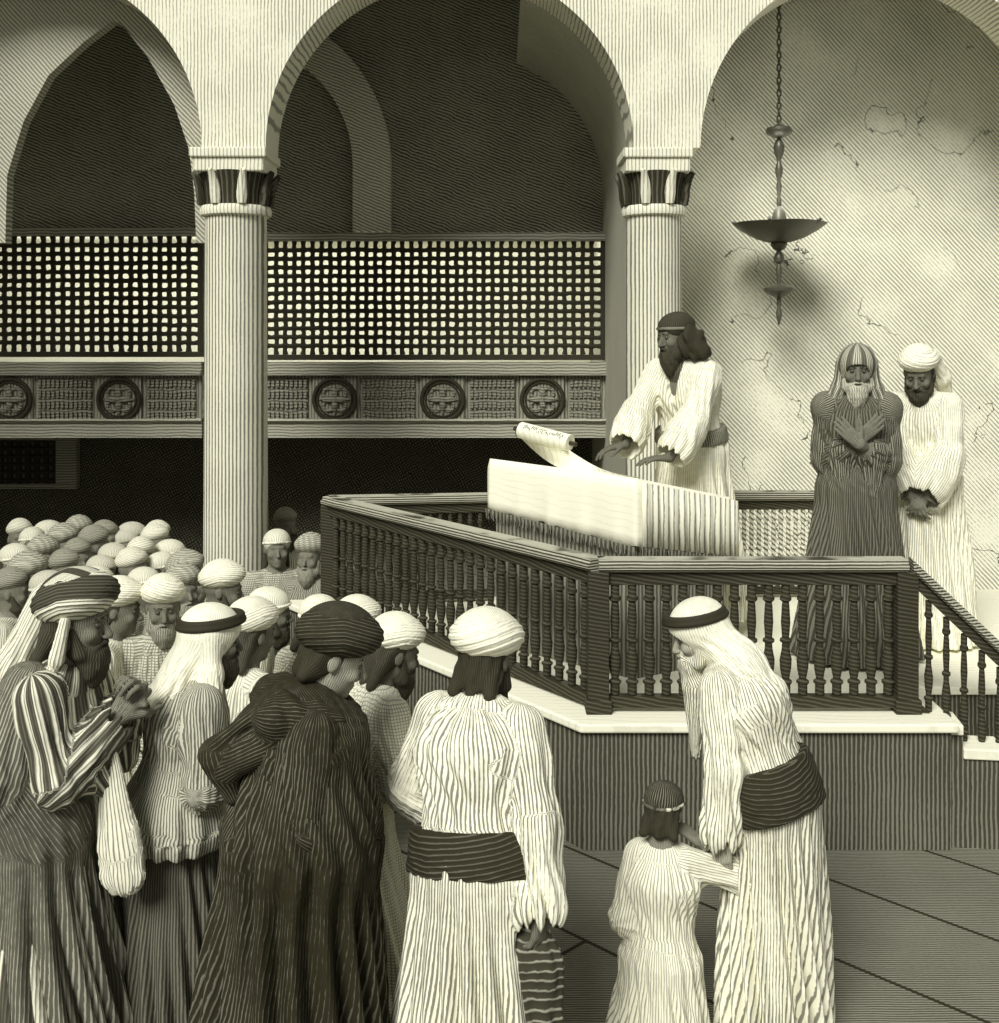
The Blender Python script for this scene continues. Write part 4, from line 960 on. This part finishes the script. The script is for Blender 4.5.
# F: bent old man
I = figure(dict(uv=(699, 600), rz=ang(-118), yaw=ang(28), lean=.30, pitch=.40, hunch=.42, shoulder=.165, cell=.0065, seed=7, skin=.35, d=F_PX/272, kwide=.85,
    label='bent old man with a long white beard and corded head cloth before the platform', gear='keffiyeh', gear_mat=M_white2, drape_back=.10, beard=.75, beard_len=.24, brow=.5, crown=.14, sidedrape=False,
    arms=dict(L=dict(p=(.22, -.14, .80), curl=.5, pole=(.4, .9, -.1), cuff=.075, sl=.95), R=dict(p=(-.30, .02, .84), curl=.5, pole=(-.6, .7, 0), cuff=.09, droop=.06)),
    robe=dict(mat=M_whiteA, folds=9, skirt=.215, full=1.12, cuff=.09, amp=.034, ph=2.0, fold=2.0), sash=(M_sash, -.02, .14)))
IF = I
# G: child
gw = I['world'](I['arms'][1][3])
figure(dict(uv=(664, 781), rz=ang(158), lean=.05, pitch=.2, hunch=.1, pose='child', d=4.05, cell=.008, seed=8, skin=.2, shoulder=.13, crown=.14,
    label='small child in a white smock and dark cap beside the bent old man', gear='cap', gear_mat=hatch('child_cap', .01, .25, duty=.2, mode='grain', period=.012), band_mat=hatch('child_cap_band', .75, .1, duty=.4, mode='grain', period=.012), hair=.02, hair_len=.02,
    arms=dict(R=dict(p=(-.15, -.14, .94), curl=.6, pole=(-.5, .5, -.8), sl=.45, r=1.1, cuff=.06), L=dict(p=(.06, -.2, .60), curl=.6, pole=(.3, .8, -.6), cuff=.06)),
    robe=dict(mat=hatch('child_smock', .95, .35, duty=.3, wob=.5, mode='grain', period=.012), folds=8, skirt=.22, full=.97, cuff=.09, amp=.03)))
# striped bag held by E
wr = IE['world'](IE['arms'][1][3]); bx = Vector(wr)+Vector((.0, .0, -.10))
IEw = wr

# ------------------------------------------------------------------ the people on the platform
# reader
I = figure(dict(uv=(676, 309), rz=ang(-42), d=7.26, gz=ZF+.08, lean=.20, pitch=.20, yaw=ang(-22), hunch=.15, cell=.007, seed=9, skin=.13, crown=.155,
    label='long-haired bearded man in a loose white robe reading the scroll at the desk', gear='cap', gear_mat=hatch('reader_cap', .015, .10, duty=.2, mode='grain', period=.012), band_mat=hatch('reader_band', .02, .2, duty=.3, mode='grain', period=.012), beard=.03, beard_len=.05, hair=.02, hair_len=.05, bushy=True,
    arms=dict(R=dict(w=P(616, 468, 6.98), dirw=(-.8, -.1, -.15), nw=(0, 0, -1), curl=.35, pole=(-.7, .3, -.7), cuff=.10, sl=.80, droop=.06), L=dict(w=P(658, 482, 6.92), dirw=(-.85, -.2, .0), nw=(0, 0, -1), curl=.25, pole=(.8, .4, -.5), cuff=.10, sl=.72, droop=.06)),
    robe=dict(mat=M_white2, folds=8, skirt=.27, full=1.12, vneck=True, cuff=.11), vest=hatch('dark_shirt', .10, .03, mode='grain', period=.012), sash_pad=.016, sash=(hatch('reader_sash', .35, .05, duty=.4, mode='grain', period=.012), .08, .13)))
# S hooded man, arms crossed
I = figure(dict(uv=(857, 342), rz=ang(-14), d=6.62, shoulder=.150, gz=ZF, lean=.05, pitch=.18, hunch=.15, cell=.007, seed=10, skin=.16, crown=.155,
    label='grey-bearded man in dark shawl and striped hood, hands crossed on his chest', gear='hood', gear_mat=hatch('hood_stripe', .62, .12, duty=.45, bands=(9, .08, .4), mode='grain', period=.012), drape_back=.15, beard=.55, beard_len=.05, brow=.05,
    arms=dict(R=dict(p=(.00, -.20, 1.22), dir=(.55, -.15, .55), n=(0, 1, .1), curl=.15, pole=(-.08, .25, -1), cuff=.07, sl=.62, droop=.05), L=dict(p=(.01, -.235, 1.20), dir=(-.6, -.1, .6), n=(0, 1, .1), curl=.15, pole=(.08, .25, -1), cuff=.07, sl=.62, droop=.05)),
    robe=dict(mat=hatch('dark_robe_s', .16, .035, duty=.5, wob=.5, mode='grain', period=.012), folds=9, skirt=.29, full=1.12, cuff=.08)))
t = I['t']; nb, hip = I['nb'], I['hip']; f = Field(V3(-.6, -.55, .4), V3(.6, .4, 1.6), .009)
for sg, S, E, Wr, a in I['arms']:
    f.cone(S+V3(sg*.01, 0, .0), E+V3(sg*.03, .0, 0), .066, .074, .04, ring=(1.5, .005, sg), fold=(5, .004, .008, sg)); f.cone(E+V3(sg*.0, 0, 0), E+(Wr-E)*.55, .074, .064, .04, fold=(5, .008, .010, sg)); f.cone(E+V3(0, .02, 0), E+V3(-sg*.02, .0, -.26-.06*sg), .078, .045, .05, fold=(5, .010, .014, sg))
    f.cone(E+(Wr-E)*.5, E+(Wr-E)*.5-V3(0, 0, .22), .075, .04, .05, fold=(5, .01, .012, sg))
    f.cone(nb+V3(sg*.06, .05, -.02), S, .08, .085, .05)
f.obj('shawl', hatch('shawl_dark', .30, .035, duty=.55, wob=1.0, patch=.4, mode='grain', period=.012), t)
# T white robe, head bowed
I = figure(dict(uv=(919, 345), rz=ang(-30), d=6.95, shoulder=.17, gz=ZF, lean=.07, pitch=.52, hunch=.30, cell=.007, seed=11, skin=.17, crown=.165,
    label='man in white turban and long white robe, head bowed, hands joined low', gear='turban_tail', tail_side=1, gear_mat=M_tur, beard=.04, beard_len=.03, hair=.05,
    arms=dict(R=dict(p=(-.02, -.24, .90), dir=(.35, -.15, -.8), n=(.2, .9, 0), curl=.45, pole=(-.8, .4, -.2), cuff=.10, sl=.80, droop=.03), L=dict(p=(.05, -.24, .90), dir=(-.4, -.1, -.75), n=(-.2, .9, 0), curl=.5, pole=(.8, .4, -.2), cuff=.115, sl=.80, droop=.10)),
    robe=dict(mat=W_ROBE('white_robe_t', .98, .45, 150, .25), folds=9, skirt=.27, full=1.10, cuff=.11), sash_pad=.014, sash=(hatch('cream_belt', .8, .3, mode='grain', period=.012), .10, .13)))

# striped shawl-bag hanging from E's hand
t = thing('striped_bag', 'dark striped woven bag hanging from the leaning man\'s hand', 'bag', tuple(IEw))
f = Field(V3(-.2, -.2, -.75), V3(.2, .2, .1), .008)
f.cone(V3(-.01, 0, -.06), V3(-.03, 0, -.16), .03, .10, .03, flat=((0, 1, 0), .45), fold=(6, .004, .01, 1)); f.cone(V3(-.03, 0, -.16), V3(-.04, 0, -.38), .10, .11, .03, flat=((0, 1, 0), .45), fold=(6, .01, .014, 1)); f.obj('bag_body', hatch('bag_stripes', .03, .4, period=.028, mode='wall', ang=1.45, duty=.22, wob=1.0), t)
m = MB()
for i in range(26): x = -.13+.2*i/25; m.tube([(x, 0, -.49), (x+.004, -.003, -.56)], [.005, .003], seg=5)
m.build('fringe', M_darkskirt, t)
m = MB(); m.tube([(-.05, 0, -.12), (-.03, 0, -.03), (0, 0, .015), (.025, 0, -.03), (.02, 0, -.12)], .010, seg=8); m.build('handle', M_darkskirt, t, True)

# ------------------------------------------------------------------ the kneeling people behind the front row
LAP = dict(L=dict(p=(.07, -.26, .55), curl=.5), R=dict(p=(-.07, -.26, .55), curl=.5))
SITARM = dict(L=dict(p=(.12, -.28, .24), curl=.5), R=dict(p=(-.12, -.28, .24), curl=.5))
def R_mat(i): return [W_ROBE('robe_a', .9, .4, 120, .35), hatch('robe_b', .7, .25, period=.014, duty=.4, weave=True, mode='grain'), hatch('robe_c', .42, .12, duty=.5, mode='grain', period=.012), hatch('robe_d', .8, .2, duty=.4, mode='grain', period=.012)][i % 4]
mids = [
 ((119, 579), 95, .10, 'turban', .16, None, .98, 'kneeling man with white turban in profile, right beside the bearded scarfed man', 0),
 ((163, 577), 20, .02, 'turban', .16, .30, .98, 'grey-bearded kneeling man in white turban looking straight out of the crowd', 1),
 ((223, 562), 95, .10, 'turban', .15, .05, .98, 'kneeling man in a white turban in profile just in front of the left column', 2),
 ((252, 600), 140, .15, 'turban', .15, None, 1.0, 'kneeling man with round white turban seen from behind, between head cloth and dark turban', 0),
 ((270, 583), 100, .25, 'cap', .12, .04, .96, 'kneeling man in a white flat cap with dark beard behind the dark turban', 3),
 ((320, 590), 150, .10, 'cap', .15, None, .96, 'kneeling man in a dotted white cap directly behind the black-cloaked man', 1),
 ((357, 598), 130, .15, 'turban', .15, None, .96, 'kneeling man in a ribbed white turban right of the dark turban', 0),
]
for i, (uv, rz, lean, gear, sk, bd, scl_, lab, rm_) in enumerate(mids):
    figure(dict(uv=uv, rz=ang(rz), lean=lean, pitch=.15, pose='kneel', cell=.0085, seed=20+i, skin=sk, label=lab, gear=gear, gear_mat=M_tur, band_mat=M_tur, scale=scl_, beard=bd, beard_len=.03, hair=.05 if bd is None else None,
        ph=i*.9, arms=LAP, robe=dict(mat=R_mat(rm_), folds=8), group='worshippers kneeling behind the front row'))
# ------------------------------------------------------------------ seated crowd, copied from a few models
def copy_tree(o):
    c = o.copy(); C.objects.link(c)
    for ch in list(o.children):
        d = ch.copy(); C.objects.link(d); d.parent = c
    return c
protos = []; ORD = ['first', 'second', 'third', 'fourth', 'fifth', 'sixth', 'seventh', 'eighth', 'ninth', 'tenth', 'eleventh']
KIND = [('white turban', 'turban', M_turfar, .06), ('white cap', 'cap', M_turfar, None), ('ribbed pale turban', 'big_turban', hatch('turban_far_b', .62, .22, duty=.4, weave=True, mode='grain', period=.012), .25), ('grey turban', 'turban', hatch('turban_far_c', .40, .12, duty=.45, mode='grain', period=.012), .04), ('pale cap', 'cap', hatch('cap_far', .72, .3, duty=.4, mode='grain', period=.012), .05)]
rows = [('back row', 519, [20, 48, 78, 108, 134, 158], .0),
        ('second row', 527, [34, 66, 96, 126, 156], 0),
        ('third row', 538, [14, 46, 80, 112, 144, 172], 0),
        ('fourth row', 551, [30, 64, 100, 134, 166, 188], 0),
        ('fifth row', 566, [12, 52, 98, 146, 182], 0)]
rnd = random.Random(11); cnt = 0
for rn, v0, us, _ in rows:
    for j, u0 in enumerate(us):
        kq = cnt % 5; cnt += 1; u = u0+rnd.uniform(-3, 3); v = v0+rnd.uniform(-3, 3); rz_ = ang(rnd.choice((70, 95, 55, 30, 110))+rnd.uniform(-12, 12))
        label = 'seated man in %s, %s from left in the %s of the crowd' % (KIND[kq][0], ORD[j], rn)
        if len(protos) < 5:
            I = figure(dict(uv=(u, v), rz=rz_, lean=.12, pitch=.02, hunch=.0, pose='sit', tk=.88, wamp=.003, cell=.0105, seed=40+kq, skin=.17, eyes=False, label=label, gear=KIND[kq][1], gear_mat=KIND[kq][2], beard=KIND[kq][3], beard_len=.04, hair=.05 if kq == 1 else None,
                arms=SITARM, robe=dict(mat=R_mat(kq), folds=7), group='worshippers seated on the floor at left', scale=1.06)); top = I['hc'][2]+.16; protos.append((I['t'], top, I['hc'].copy()))
        else:
            src, top, hc = protos[kq]; o = copy_tree(src); o['label'] = label; sz = src.scale[0]*rnd.uniform(.95, 1.05)
            s_ = (v-HY)/(CZ-top*sz); d_ = F_PX/s_; o.scale = (sz,)*3; o.rotation_euler = (0, 0, rz_)
            offv = Matrix.Rotation(rz_, 3, 'Z')@(Vector(hc)*sz); o.location = ((u-HX)/s_-offv.x, d_-offv.y, 0)
# beside the column
for uv, rz_, kq, lab, sc_ in (((277, 526), 15, 1, 'seated man in white cap and shawl facing out, just right of the left column', 1.12), ((310, 535), -12, 2, 'seated bearded man facing out, right of the white-capped man', 1.08), ((286, 508), 40, 3, 'dim seated man behind the two men beside the left column', 1.05)):
    src, top, hc = protos[kq]; o = copy_tree(src); o['label'] = lab; o['group'] = 'worshippers between the column and the railing'; s_ = (uv[1]-HY)/(CZ-top*sc_); d_ = F_PX/s_; o.scale = (sc_,)*3; o.rotation_euler = (0, 0, ang(rz_)); offv = Matrix.Rotation(ang(rz_), 3, 'Z')@(Vector(hc)*sc_); o.location = ((uv[0]-HX)/s_-offv.x, d_-offv.y, 0)
